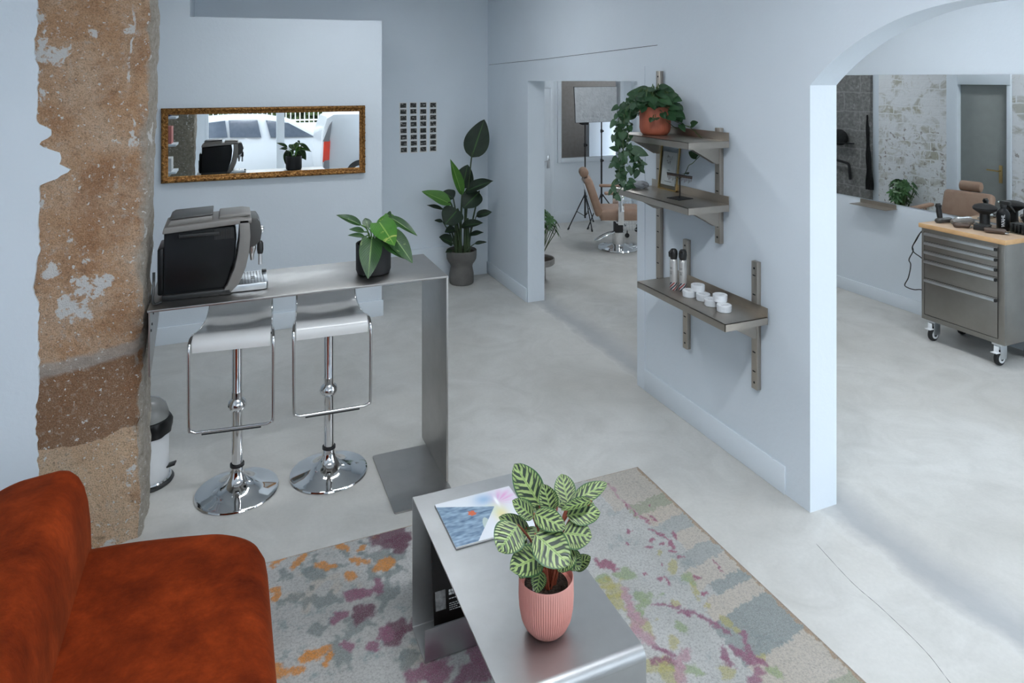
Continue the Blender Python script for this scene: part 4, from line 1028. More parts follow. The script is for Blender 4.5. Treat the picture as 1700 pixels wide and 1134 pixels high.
# ================================================================== GILT MIRROR, PHOTO PRINTS
def gilt():
    x0, x1, z0, z1 = -.468, 1.104, 1.254, 1.836
    cx, cz = (x0 + x1) / 2, (z0 + z1) / 2
    t = thing('gilt_mirror', 'wide gilt framed mirror on the white breast wall', 'mirror', (cx, YBX - .006, cz), 0); t.rotation_euler = (R(-.6), 0, R(-.2))
    hw, hh, fw = (x1 - x0) / 2, (z1 - z0) / 2, .052
    # moulded frame: a profile swept round the rectangle
    prof = [(0, .0), (0, -.014), (.004, -.022), (.012, -.026), (.022, -.024), (.028, -.017), (.034, -.014), (.040, -.015), (.046, -.012), (.052, -.008), (.052, .0)]
    b = bmesh.new(); loops = []
    for (d, y) in prof:
        loops.append([b.verts.new((sx * (hw - d), y, sz * (hh - d))) for sx, sz in ((-1, -1), (1, -1), (1, 1), (-1, 1))])
    for a, c in zip(loops, loops[1:]):
        for k in range(4):
            f = b.faces.new((a[k], a[(k + 1) % 4], c[(k + 1) % 4], c[k])); f.smooth = False
    fo = MB().add(b).build('frame', GILT, t)
    orn = MB(); rnd = random.Random(2)
    def bead(x, z, ang):
        bb = bmesh.new(); bmesh.ops.create_uvsphere(bb, u_segments=10, v_segments=6, radius=1)
        for f in bb.faces: f.smooth = True
        orn.add(bb, T(x, -.027, z) @ RY(ang) @ S(.0155, .010, .008))
        bb = bmesh.new(); bmesh.ops.create_uvsphere(bb, u_segments=8, v_segments=6, radius=1)
        for f in bb.faces: f.smooth = True
        orn.add(bb, T(x, -.028, z) @ RY(ang) @ T(.014, 0, .004) @ S(.0065, .009, .0055))
    n = 46
    for k in range(n):
        x = -hw + .02 + (2 * hw - .04) * k / (n - 1); s_ = .45 if k % 2 else -.45
        bead(x, hh - .014, s_); bead(x, -hh + .014, s_)
    n = 17
    for k in range(1, n - 1):
        zz = -hh + .02 + (2 * hh - .04) * k / (n - 1); s_ = PI / 2 + (.45 if k % 2 else -.45)
        bead(-hw + .014, zz, s_); bead(hw - .014, zz, s_)
    orn.build('carving', GILT2, fo)
    MB().box(-hw + .045, hw - .045, -.009, -.006, -hh + .045, hh - .045).build('mirror_glass', MIRROR, t)
gilt()
ordr = ['top', 'second', 'third', 'fourth', 'fifth', 'sixth', 'seventh', 'bottom']
ordc = ['leftmost', 'second', 'third', 'rightmost']
def photo_print():
    t = thing('photo_print', 'x', 'photo', (0, 0, 0), group='small photo prints in a wall grid')
    MB().box(-.040, .040, -.0012, 0, -.031, .031).build('paper', PAPERW, t)
    MB().box(-.031, .031, -.0018, -.0012, -.022, .024).build('picture', PHOTO, t)
    return t
pp = photo_print()
for r_ in range(8):
    for c_ in range(4):
        o = pp if (r_ == 0 and c_ == 0) else dup(pp, (0, 0, 0))
        o.location = (1.650 + c_ * .1045 + .001 * (r_ if c_ < 2 else 0), YB - .0002, 1.795 - r_ * .0645 + random.uniform(-.002, .002)); o.rotation_euler = (0, R(random.uniform(-1.2, 1.2)), 0)
        o['label'] = 'tiny dark photo print in the wall grid, %s row, %s column' % (ordr[r_], ordc[c_])

# ================================================================== SOFA
def sofa():
    t = thing('velvet_sofa', 'rust orange velvet slipper sofa with a thick rounded back', 'sofa', (0, 0, 0))
    levels = [(.03, .075), (.008, .09), (0, .12), (0, .31), (.008, .36), (.028, .40), (.06, .424), (.10, .434)]
    out = [(x + .02 * ((y - 1.3) / 1.5) * 0 , y - .13 * max(0, (x + .45) / .58) ** 1.5 * max(0, (y - 2.2) / .62)) for x, y in rrect(-.62, .135, 1.20, 2.83, (.12, .14, .17, .1), 10)]
    MB().rbox(out, levels, None, .008).build('seat', VELVET, t, False)
    lev = [(.03, .075), (.006, .09), (0, .12), (0, .30), (0, .50), (.003, .58), (.010, .63), (.022, .665), (.040, .69), (.062, .703), (.085, .708)]
    b = MB().rbox(rrect(-.80, -.435, 1.18, 2.865, (.12, .10, .085, .18), 14), lev, None, .006)
    for v in b.bm.verts:
        k = max(0, (v.co.z - .30)) / .40
        q = max(0, (-.50 - v.co.x) / .30); v.co.z -= .06 * k * q * q; v.co.x += -.02 * k * k
    b.build('backrest', VELVET, t, False)
    sm = MB().tube([(.108, 1.6, .405), (.108, 2.2, .405), (.10, 2.5, .403)], .004, 6)
    for (x, y) in ((.06, 1.28), (.06, 2.62), (-.70, 1.28), (-.70, 2.72)):
        MB().lathe([(0, .013), (.018, .013), (.024, .085), (0, .085)], 16, T(x, y, 0)).build('leg', BLACK_M, t)
sofa()

# ================================================================== RUG
def lin(c): return tuple(((x / 255) / 12.92 if x / 255 < .04045 else ((x / 255 + .055) / 1.055) ** 2.4) for x in c)
def rug():
    x0, x1, y0, y1 = -.55, 2.008, .15, 3.078; nx, ny = 430, 490
    rnd = random.Random(5)
    base, pale, teal, dteal, beige, mag, dmag, oran, yel, sage, pink = map(lin, ((190, 190, 186), (210, 209, 206), (134, 152, 154), (106, 122, 122), (205, 192, 176), (150, 92, 118), (112, 62, 84), (226, 146, 50), (182, 172, 96), (148, 160, 146), (190, 150, 160)))
    blobs = []
    def bl(x, y, a, b, ang, col, s=1.0, jag=.35): blobs.append((x, y, a, b, math.cos(ang), math.sin(ang), col, s, jag))
    def g(px, py):
        Z = FPX * HC / (py - 130); X = (px - 850) / FPX * Z; return X * cs + Z * sn, -X * sn + Z * cs
    for (px, py, a, b) in ((520, 955, .10, .06), (630, 930, .10, .06), (660, 925, .05, .09), (640, 990, .06, .09), (595, 1040, .06, .09), (530, 1000, .12, .04), (680, 1095, .07, .06), (560, 945, .03, .06), (600, 880, .08, .01), (570, 920, .09, .012), (610, 905, .05, .012), (478, 1000, .08, .03), (560, 1090, .08, .05), (525, 1050, .05, .05), (470, 960, .06, .03), (620, 955, .09, .04), (650, 955, .08, .03)):
        bl(*g(px, py), a * .62, b * .62, rnd.uniform(0, 3), dteal, .7, .9)
    # left field: orange petals, magenta dots, teal clouds (positions read off the rug)
    for (px, py, a, b) in ((463, 934, .035, .018), (498, 934, .05, .018), (538, 943, .045, .02), (566, 911, .035, .018), (601, 913, .025, .016), (597, 935, .035, .018), (636, 943, .045, .028), (580, 960, .035, .022), (512, 1095, .03, .02), (530, 1088, .05, .022), (458, 1120, .03, .03), (457, 985, .02, .02), (458, 998, .02, .015), (625, 896, .02, .015), (492, 1117, .03, .015), (545, 1100, .03, .012)):
        bl(*g(px, py), a, b, rnd.uniform(0, 3), oran)
    for (px, py, a, b, c_) in ((590, 993, .045, .03, mag), (628, 978, .045, .022, mag), (602, 1022, .045, .04, dmag), (560, 1030, .035, .025, mag), (620, 1078, .025, .02, mag), (577, 1075, .025, .016, mag), (605, 987, .03, .02, mag), (650, 895, .085, .075, dmag), (665, 905, .06, .05, dmag), (655, 1055, .06, .04, dmag), (672, 1050, .05, .02, dmag), (640, 1058, .03, .03, mag), (800, 1115, .10, .05, mag), (730, 1125, .08, .03, mag), (790, 1090, .05, .03, mag), (700, 1120, .06, .03, mag)):
        bl(*g(px, py), a, b, rnd.uniform(0, 3), c_)
    # right field: small red-violet flecks, mustard shapes, wavy pink line
    for (px, py, a, b) in ((1010, 807, .02, .008), (1040, 845, .008, .03), (1052, 853, .008, .03), (1072, 866, .01, .04), (1083, 865, .01, .035), (1046, 886, .018, .014), (1041, 905, .016, .013), (1083, 900, .02, .014), (1074, 913, .02, .014), (1098, 892, .012, .05), (1113, 905, .012, .04), (998, 940, .022, .045), (1014, 943, .022, .045), (1100, 908, .02, .01), (1120, 920, .02, .01), (1078, 912, .018, .01), (1095, 965, .014, .012), (1107, 970, .01, .03), (1172, 990, .016, .014), (1120, 893, .012, .04), (1097, 940, .012, .01), (1072, 955, .02, .012), (1157, 965, .02, .01), (1130, 930, .016, .012), (1078, 845, .012, .01), (1190, 945, .008, .04)):
        bl(*g(px, py), a * .72, b * .8, R(0) + rnd.uniform(-.3, .3), lin((158, 84, 112)))
    for (px, py, a, b) in ((1035, 960, .035, .06), (1020, 985, .05, .05), (1022, 1008, .04, .04), (1070, 1000, .05, .04), (1058, 1030, .03, .06), (1065, 1045, .05, .035), (1117, 945, .02, .05), (1143, 966, .025, .04), (1153, 985, .012, .05), (1172, 1010, .02, .018), (1205, 1035, .03, .022), (1130, 1048, .035, .022), (1118, 1070, .02, .03), (1223, 1052, .02, .015), (1088, 1110, .09, .04), (1110, 1120, .05, .04), (1150, 1118, .02, .06), (1265, 1098, .025, .02), (1290, 1122, .03, .035), (1095, 920, .012, .02), (1000, 965, .03, .03), (1007, 975, .03, .04), (1120, 1005, .015, .02), (1203, 1120, .02, .03)):
        bl(*g(px, py), a * .8, b * .8, rnd.uniform(0, 3), yel if (px + py) % 3 else lin((140, 162, 100)), .75, .7)
    lines = [([(1090, 1010), (1115, 1010), (1140, 1022), (1165, 1030), (1185, 1040), (1205, 1055)], mag, .012), ([(1233, 1055), (1240, 1075), (1246, 1095), (1262, 1105)], mag, .012), ([(1198, 1078), (1202, 1095), (1212, 1112)], mag, .014), ([(1214, 1078), (1228, 1090), (1245, 1103), (1272, 1108)], mag, .014), ([(1085, 1073), (1100, 1085), (1118, 1093)], mag, .016), ([(1056, 1030), (1056, 1055), (1075, 1065)], pink, .03), ([(1040, 985), (1045, 1010), (1052, 1030)], pink, .02), ([(1012, 808), (1030, 830), (1050, 850), (1075, 870)], pink, .006), ([(1080, 1103), (1120, 1104)], mag, .012), ([(1140, 1085), (1130, 1110), (1128, 1134)], pink, .02), ([(1250, 1134), (1262, 1120)], mag, .02)]
    segs = []
    for pts, col, w in lines:
        gp = [g(*p) for p in pts]
        for a, b in zip(gp, gp[1:]): segs.append((a, b, w, col))
    def gy(px, py): return g(px, py)[1]
    olive = lin((150, 152, 112)); warm_ = lin((208, 190, 168))
    cuts = [(1060, 780), (1103, 820), (1122, 835), (1137, 854), (1160, 872), (1185, 895), (1207, 918), (1232, 945), (1248, 960), (1278, 983), (1341, 1046), (1411, 1116), (1470, 1170), (1530, 1230)]
    ys_ = [gy(*c_) for c_ in cuts]
    bands = [(ys_[k] + (.05 if k == 0 else 0), ys_[k + 1], w_, c_, s_) for k, (w_, c_, s_) in enumerate([(.30, warm_, .45), (.24, olive, .6), (.20, warm_, .6), (.22, dteal, .25), (.16, warm_, .5), (.24, dteal, .3), (.26, warm_, .45), (.20, dteal, .5), (.30, warm_, .5), (.33, dteal, .55), (.33, warm_, .5), (.30, olive, .6), (.30, warm_, .5)])]
    verts, cols = [], []
    N = noise.noise
    me = bpy.data.meshes.new('rug_top')
    for j in range(ny + 1):
        y = y0 + (y1 - y0) * j / ny
        for i in range(nx + 1):
            x = x0 + (x1 - x0) * i / nx
            wx = x + .014 * N((x * 16, y * 16, 1)) + .012 * N((x * 48, y * 48, 2)) + .008 * N((x * 120, y * 120, 2)); wy = y + .014 * N((x * 16, y * 16, 5)) + .012 * N((x * 48, y * 48, 6)) + .008 * N((x * 120, y * 120, 6))
            n1 = N((x * 2.1, y * 2.1, 3.3)) + .6 * N((x * 6, y * 6, 8)); n2 = .75 * N((x * 7.5, y * 7.5, 13)) + .8 * N((x * 17, y * 17, 4)) + .5 * N((x * 34, y * 34, 4)) + .5 * N((x * 90, y * 90, 4))
            k = min(1, max(0, (n1 + .5)))
            c = [base[q] + (pale[q] - base[q]) * k for q in range(3)]
            if x < .95:
                k = min(1, max(0, (n2 - .30) / .45)) * .75; c = [c[q] + (teal[q] - c[q]) * k for q in range(3)]
                k = min(1, max(0, (N((x * 4.4 + 7, y * 4.4, 21)) + .4 * N((x * 16, y * 16, 2)) - .32) / .1)) * .5; c = [c[q] + (beige[q] - c[q]) * k for q in range(3)]
            else:
                k = min(1, max(0, (n2 - .45) / .2)) * .35; c = [c[q] + (teal[q] - c[q]) * k for q in range(3)]
            # patchwork border along the right hand side
            d = x1 - wx
            if d < .34:
                yy_ = wy + .15 * d; pc = None
                for (ya, yb, w_, cc_, s_) in bands:
                    if yb < yy_ <= ya and d < w_: pc = cc_; break
                if pc:
                    c = [c[q] + (pc[q] - c[q]) * s_ for q in range(3)]
            for (bx, by, a, b, ca, sa, col, s_, jag) in blobs:
                dx, dy = wx - bx, wy - by
                if abs(dx) > .13 or abs(dy) > .13: continue
                u, v = (dx * ca + dy * sa) / a, (-dx * sa + dy * ca) / b
                dd = math.sqrt(u * u + v * v) * (1 + jag * N((x * 30, y * 30, bx * 9)))
                if dd < 1.25:
                    k = min(1, (1.25 - dd) / .35) * s_ * .9; c = [c[q] + (col[q] - c[q]) * k for q in range(3)]
            if x > .95:
                for (a, b, w, col) in segs:
                    if min(a[0], b[0]) - .05 < wx < max(a[0], b[0]) + .05 and min(a[1], b[1]) - .05 < wy < max(a[1], b[1]) + .05:
                        ex, ey = b[0] - a[0], b[1] - a[1]; tt = max(0, min(1, ((wx - a[0]) * ex + (wy - a[1]) * ey) / (ex * ex + ey * ey + 1e-9)))
                        dd = math.hypot(wx - a[0] - ex * tt, wy - a[1] - ey * tt) / w * (1 + .5 * N((x * 38, y * 38, 3)))
                        if dd < 1.1: k = min(1, (1.1 - dd) / .5) * .85; c = [c[q] + (col[q] - c[q]) * k for q in range(3)]
            if d < .012: c = list(lin((176, 152, 128)))
            verts.append((x, y, .011 + .0015 * N((x * 60, y * 60, 0)))); cols.append((*c, 1))
    faces = [(j * (nx + 1) + i, j * (nx + 1) + i + 1, (j + 1) * (nx + 1) + i + 1, (j + 1) * (nx + 1) + i) for j in range(ny) for i in range(nx)]
    me.from_pydata(verts, [], faces)
    ca = me.color_attributes.new('Col', 'FLOAT_COLOR', 'POINT'); ca.data.foreach_set('color', [q for c in cols for q in c])
    me.polygons.foreach_set('use_smooth', [True] * len(faces)); me.materials.append(RUGM)
    t = thing('rug', 'pale abstract patterned rug under the coffee table and sofa', 'rug', (0, 0, 0))
    o = bpy.data.objects.new('pile', me); COL.objects.link(o); o.parent = t
    ed = MB(); r_ = .0062
    ed.tube([(x0, y0, r_), (x1, y0, r_), (x1, y1, r_), (x0, y1, r_)], r_, 8, True)
    ed.build('bound_edge', M_plain('rug_binding', (.42, .35, .29), .95, c2=(.3, .25, .21), scale=160, bump=.6, bscale=300), t)
    MB().box(x0 + .003, x1 - .003, y0 + .003, y1 - .003, .0006, .008).build('backing', M_plain('rug_backing', (.3, .27, .24), .95), t)
rug()

# ================================================================== COFFEE TABLE
RZ0 = .013
def table():
    t = thing('coffee_table', 'low coffee table bent from one steel sheet with a magazine pocket', 'coffee table', (0, 0, RZ0))
    xa, xb, yn, yf, h = .642, 1.060, 1.585, 2.50, TABZ - RZ0 - .006; th = .006; r = .026
    prof = []
    # side profile (y,z) of the sheet, outside line, from the pocket lip round to the near foot
    path = [(yf - .172, .118), (yf - .172, .012), (yf - .165, .0), (yf - .004, .0), (yf, .004), (yf, h - .006), (yf - .006, h), (yn + r, h)]
    path += [(yn + r - r * math.sin(a), h - r + r * math.cos(a)) for a in [PI / 2 * k / 8 for k in range(1, 9)]]
    path += [(yn, .012), (yn + .007, .0), (yn + .165, .0)]
    rows = []
    def strip(pp, name):
        b = bmesh.new(); n = len(pp); P_ = [Vector(p) for p in pp]; out, inn = [], []
        for i in range(n):
            t_ = ((P_[min(i + 1, n - 1)] - P_[i]) if i < n - 1 else Vector((0, 0))); t2 = (P_[i] - P_[max(i - 1, 0)])
            a = t_.normalized() if t_.length else t2.normalized(); c = t2.normalized() if t2.length else a
            d = (a + c).normalized(); nn = Vector((d.y, -d.x)); m = th / max(.5, nn.dot(Vector((a.y, -a.x)))) * .5
            out.append(P_[i] - nn * m); inn.append(P_[i] + nn * m)
        ring = out + inn[::-1]
        vs0 = [b.verts.new((xa, p.x, p.y)) for p in ring]; vs1 = [b.verts.new((xb, p.x, p.y)) for p in ring]; m = len(ring)
        for i in range(m): f = b.faces.new((vs0[i], vs0[(i + 1) % m], vs1[(i + 1) % m], vs1[i])); f.smooth = True
        for i in range(n - 1):
            b.faces.new((vs0[i], vs0[i + 1], vs0[m - 2 - i], vs0[m - 1 - i])); b.faces.new((vs1[i], vs1[i + 1], vs1[m - 2 - i], vs1[m - 1 - i]))
        bmesh.ops.recalc_face_normals(b, faces=b.faces)
        bmesh.ops.translate(b, verts=b.verts, vec=(0, 0, th / 2))
        return MB().add(b).build(name, STEEL_T, t)
    # pocket, far panel, top and near leg as bent pieces of the same sheet
    strip(path[:6], 'pocket_panel')
    strip(path[5:16], 'table_top')
    strip(path[15:], 'near_leg')
    return t
table()

# magazine standing in the pocket
t = thing('pocket_magazine', 'dark magazine standing in the steel pocket under the table', 'magazine', (.70, 2.40, RZ0 + .007))
Mm = RX(R(-14)); Mm = RX(R(-9))
MB().box(0, .30, -.004, .004, 0, .385, .001, M=Mm).build('pages', PAPERW, t)
cv = MB().box(-.002, .302, -.006, -.004, 0, .387, M=Mm); cvo = cv.build('cover', M_plain('dark_brown_cover', (.012, .009, .008), .35), t)
MB().box(.006, .045, -.0066, -.006, .10, .165, M=Mm).build('grey_photo', M_plain('grey_print', (.35, .34, .33), .5, c2=(.1, .1, .1), scale=30), cvo)
tb = MB()
rnd = random.Random(9)
for zz, hh, x1_ in ((.152, .008, .115), (.142, .008, .108), (.128, .003, .14), (.112, .0025, .10), (.105, .0025, .10), (.098, .0025, .09), (.091, .0025, .10)):
    x = .058
    while x < x1_:
        w = rnd.uniform(.004, .012); tb.box(x, x + w, -.0066, -.006, zz, zz + hh, M=Mm); x += w + .0025
tb.box(.118, .138, -.0066, -.006, .145, .165, M=Mm); tb.build('cover_text', PAPERW, cvo)

# magazine lying on the table top, drawn cover
def magazine():
    P_ = [V(721.8, 837.6, 1), V(752.7, 909.8, 1), V(845, 806.6, 1)]
    def at(px, py, z=TABZ + .009):
        Z = FPX * (HC - z) / (py - 130); p = V(px, py, Z); return p
    A, B, D = at(721.8, 837.6), at(752.7, 909.8), at(845, 806.6)
    ux = (D - A); uy = (B - A)
    L = .295; Wd = .215
    ex = ux.normalized(); ey = Vector((ex.y, -ex.x, 0))
    L = ux.length; Wd = uy.length
    t = thing('magazine', 'white magazine with blue triangle cover picture lying on the table', 'magazine', (A.x, A.y, TABZ + .0005)); t.rotation_euler = (0, 0, math.atan2(ex.y, ex.x))
    MB().box(0, L, -Wd, 0, .0, .0075, .001).build('pages', PAPERW, t)
    nx, ny = 300, 210; verts, cols = [], []
    tri = ((0, .07), (.66, .37), (.25, 1.0), (0, 1.0))
    N = noise.noise
    for j in range(ny + 1):
        for i in range(nx + 1):
            u, v = i / nx, j / ny
            c = [.72, .74, .78]
            d1 = math.hypot(u - .76, (v - .25) * .75); ang = math.atan2(v - .3, u - .74)
            def mixin(col, k):
                for q in range(3): c[q] += (col[q] - c[q]) * max(0, min(1, k))
            mixin((.72, .38, .62), 1.15 * math.exp(-((u - .84) ** 2 + (v - .2) ** 2) / .022) * (.75 + .25 * math.sin(ang * 14)))
            mixin((.30, .46, .66), .95 * math.exp(-((u - .60) ** 2 / .016 + (v - .17) ** 2 / .018)))
            mixin((.74, .66, .30), .9 * math.exp(-((u - .70) ** 2 / .008 + (v - .58) ** 2 / .05)))
            mixin((.60, .72, .58), .6 * math.exp(-((u - .60) ** 2 / .01 + (v - .42) ** 2 / .01)))
            mixin((.9, .9, .92), 1.2 * math.exp(-((u - .735) ** 2 / .0004 + (v - .27) ** 2 / .012)))
            # denim-blue triangle
            lo = .07 + u * .46; hi = 1.0 if u < .27 else 1 - (u - .27) / .40 * .62
            inside = u < .67 and v > lo and v < hi
            if inside:
                n = N((u * 5, v * 22, 2)) + .7 * N((u * 16, v * 40, 7)); k = min(1, max(0, .5 + n * .55))
                a, b_ = (.055, .115, .20), (.34, .46, .58); c = [a[q] + (b_[q] - a[q]) * k for q in range(3)]
                if math.hypot((u - .37) / .05, (v - .40) / .06) < 1 + .4 * N((u * 40, v * 40, 1)): c = [.62, .13, .05]
                if math.hypot((u - .46) / .045 + (v - .75) * 2.4, (v - .72) / .16) < 1: c = [.46, .54, .50]
            verts.append((u * L, -v * Wd, .0078)); cols.append((*c, 1))
    faces = [(j * (nx + 1) + i, (j + 1) * (nx + 1) + i, (j + 1) * (nx + 1) + i + 1, j * (nx + 1) + i + 1) for j in range(ny) for i in range(nx)]
    me = bpy.data.meshes.new('cover'); me.from_pydata(verts, [], faces)
    ca = me.color_attributes.new('Col', 'FLOAT_COLOR', 'POINT'); ca.data.foreach_set('color', [q for c in cols for q in c]); me.materials.append(COVERM)
    o = bpy.data.objects.new('cover', me); COL.objects.link(o); o.parent = t
magazine()

# ================================================================== NEXT ROOM: CHAIRS, LIGHTS
def barber_chair():
    """front towards +X"""
    t = thing('barber_chair', 'tan leather barber chair on a chrome disc base seen through the doorway', 'barber chair', (4.40, 7.17, 0), R(-24), 'tan barber chairs')
    MB().lathe([(0, 0), (.245, 0), (.25, .008), (.243, .022), (.20, .03), (.12, .042), (.085, .06), (0, .06)], 56).build('base', CHROME, t)
    MB().lathe([(.075, .05), (.075, .20), (.07, .205), (0, .205)], 40).build('hydraulic_column', CHROME, t)
    MB().box(-.055, .055, -.05, .05, .20, .35, .008).build('piston', BLACK, t)
    lv = MB().tube(smooth_path([(-.05, -.05, .21), (-.18, -.12, .17), (-.27, -.15, .13), (-.29, -.12, .135), (-.16, -.04, .19), (-.04, .0, .21)], 5), .007, 8); lv.build('pump_lever', CHROME, t)
    MB().box(-.05, .05, -.24, .24, .35, .37, .004).box(-.22, .24, -.2, .2, .37, .385, .004).build('seat_frame', CHROME, t)
    MB().rbox(rrect(-.24, .27, -.245, .245, .04, 4), [(.012, .385), (0, .40), (0, .475), (.012, .495), (.035, .505)], None, .01).build('seat_cushion', LEATHER, t)
    MB().rbox(rrect(.245, .30, -.24, .24, .02, 4), [(.005, .36), (0, .37), (0, .45), (.01, .46)], None, .0).build('seat_front', LEATHER, t)
    Mb = T(-.235, 0, .42) @ RY(R(-19))
    MB().rbox(rrect(-.05, .05, -.235, .235, .035, 5), [(.012, .02), (0, .04), (0, .44), (.012, .465), (.03, .475)], Mb, .004).build('backrest', LEATHER, t)
    MB().box(-.062, -.048, -.21, .21, .06, .44, .005, M=Mb).build('back_shell', ALU, t)
    hr = MB().lathe([(0, -.105), (.03, -.105), (.052, -.095), (.055, -.08), (.055, .08), (.052, .095), (.03, .105), (0, .105)], 24, Mb @ T(-.01, 0, .54) @ RX(PI / 2)); ho = hr.build('headrest', LEATHER, t)
    MB().box(-.03, -.01, -.015, .015, .43, .51, .003, M=Mb).build('headrest_post', CHROME, ho)
    for s_ in (-1, 1):
        ar = MB().box(-.20, .27, s_ * .29 - .03, s_ * .29 + .03, .70, .735, .014, 3); ao = ar.build('armrest', LEATHER, t)
        MB().box(-.035, .035, s_ * .27 - .006, s_ * .27 + .006, .34, .70, .004).build('arm_support', CHROME, ao)
    ft = MB(); ft.tube(smooth_path([(.27, -.16, .38), (.38, -.16, .22), (.44, -.16, .17), (.50, -.16, .17)], 4), .011, 8).tube(smooth_path([(.27, .16, .38), (.38, .16, .22), (.44, .16, .17), (.50, .16, .17)], 4), .011, 8)
    ft.tube([(.40, -.16, .20), (.40, .16, .20)], .009, 8); fo = ft.build('footrest', CHROME, t)
    MB().box(.41, .53, -.18, .18, .175, .195, .006).build('foot_plate', ALU, fo)
    return t
bc = barber_chair()
bc2 = dup(bc, (4.33, 4.70, 0), R(-12), 'tan leather barber chair facing the big mirror, seen in its reflection')

def light_stand(loc, hgt, feet, label):
    t = thing('light_stand', label, 'light stand', loc, 0, 'black studio light stands')
    MB().tube([(0, 0, .12), (0, 0, hgt * .55)], .0125, 10).build('lower_pole', BLACK_M, t)
    MB().tube([(0, 0, hgt * .5), (0, 0, hgt)], .009, 10).build('upper_pole', BLACK_M, t)
    for zz in (hgt * .55, hgt * .8, .42): MB().lathe([(.0, 0), (.017, 0), (.017, .045), (0, .045)], 12, T(0, 0, zz - .02)).box(.015, .035, -.006, .006, zz - .012, zz + .012, .002).build('clamp', BLACK_M, t)
    for a in feet:
        d = Vector((math.cos(a), math.sin(a), 0)); lg = MB(); lg.tube([d * .012 + Vector((0, 0, .44)), d * .33 + Vector((0, 0, .012))], .008, 8).tube([d * .012 + Vector((0, 0, .15)), d * .17 + Vector((0, 0, .235))], .005, 6)
        lo = lg.build('leg', BLACK_M, t)
        MB().tube([d * .31 + Vector((0, 0, .03)), d * .335 + Vector((0, 0, .006))], .011, 8).build('rubber_foot', RUBBER, lo)
    return t
ls1 = light_stand((4.62, 8.40, 0), 1.42, (R(197), R(258), R(40)), 'black tripod light stand with small lamp holder, left of the softbox')
MB().box(-.05, .05, -.02, .03, 1.42, 1.46, .008, M=T(0, 0, 0)).tube([(-.05, 0, 1.44), (-.08, 0, 1.455)], .02, 10).build('lamp_holder', BLACK, ls1)
ls2 = light_stand((4.86, 8.36, 0), 1.66, (R(205), R(60), R(330)), 'black tripod light stand carrying the white softbox')
t = thing('softbox', 'white fabric softbox in front of the inner window', 'softbox', (4.73, 8.27, 1.70), R(4))
fr_ = [(-.34, 0, -.235), (.335, 0, -.235), (.335, 0, .25), (-.365, 0, .25)]
b = bmesh.new(); rows = []
for j in range(17):
    row = []
    for i in range(21):
        u, v = i / 20, j / 16; p0 = Vector(fr_[0]).lerp(Vector(fr_[1]), u); p1 = Vector(fr_[3]).lerp(Vector(fr_[2]), u); p = p0.lerp(p1, v)
        p.y = -.015 * math.sin(PI * u) * math.sin(PI * v) + .006 * noise.noise((u * 7, v * 7, 3)); row.append(p)
    rows.append(row)
MB().sheet(rows, .004).build('diffuser', SOFTB, t)
b = bmesh.new(); f0 = [b.verts.new((p[0] * 1.02, .006, p[2] * 1.02)) for p in fr_]; f1 = [b.verts.new((p[0] * .22, .07, p[2] * .22)) for p in fr_]
for k in range(4): b.faces.new((f0[k], f0[(k + 1) % 4], f1[(k + 1) % 4], f1[k]))
b.faces.new(f1)
MB().add(b).build('shell', BLACK_M, t)

# white basket trolley half hidden behind the chair
t = thing('wire_basket', 'wire basket on castors standing behind the barber chair', 'basket', (4.95, 7.72, 0))
wr = MB()
for k in range(9):
    x = -.18 + k * .045; wr.tube([(x, -.15, .10), (x, -.15, .42)], .003, 5).tube([(x, .15, .10), (x, .15, .42)], .003, 5)
for k in range(8):
    zz = .10 + k * .045; wr.tube([(-.18, -.15, zz), (.18, -.15, zz), (.18, .15, zz), (-.18, .15, zz)], .003, 5, True)
wr.build('wire_body', CHROME, t)
for sx in (-.15, .15):
    for sy in (-.12, .12): MB().lathe([(0, -.01), (.028, -.01), (.03, 0), (.028, .01), (0, .01)], 16, T(sx, sy, .03) @ RX(PI / 2)).box(sx - .004, sx + .004, sy - .004, sy + .004, .03, .10).build('castor', BLACK, t)

# ================================================================== ARCH ROOM: MIRROR, LEDGE, TOOL CABINET
m_ = MB().box(XM - .008, XM - .001, 2.55, 5.45, .93, 2.10).build('wall_mirror_glass', MIRROR); m_.name = 'frameless_mirror'
tag(m_, 'large frameless mirror on the wall behind the tool cabinet', 'mirror')
t = thing('mirror_ledge', 'small steel ledge under the big mirror', 'ledge', (XM, 4.55, .885))
MB().box(-.15, -.003, -.20, .19, -.004, .0).build('shelf_plate', STEEL_S, t)
MB().box(-.005, -.001, -.19, .19, 0, .035).build('back_plate', STEEL_S, t)

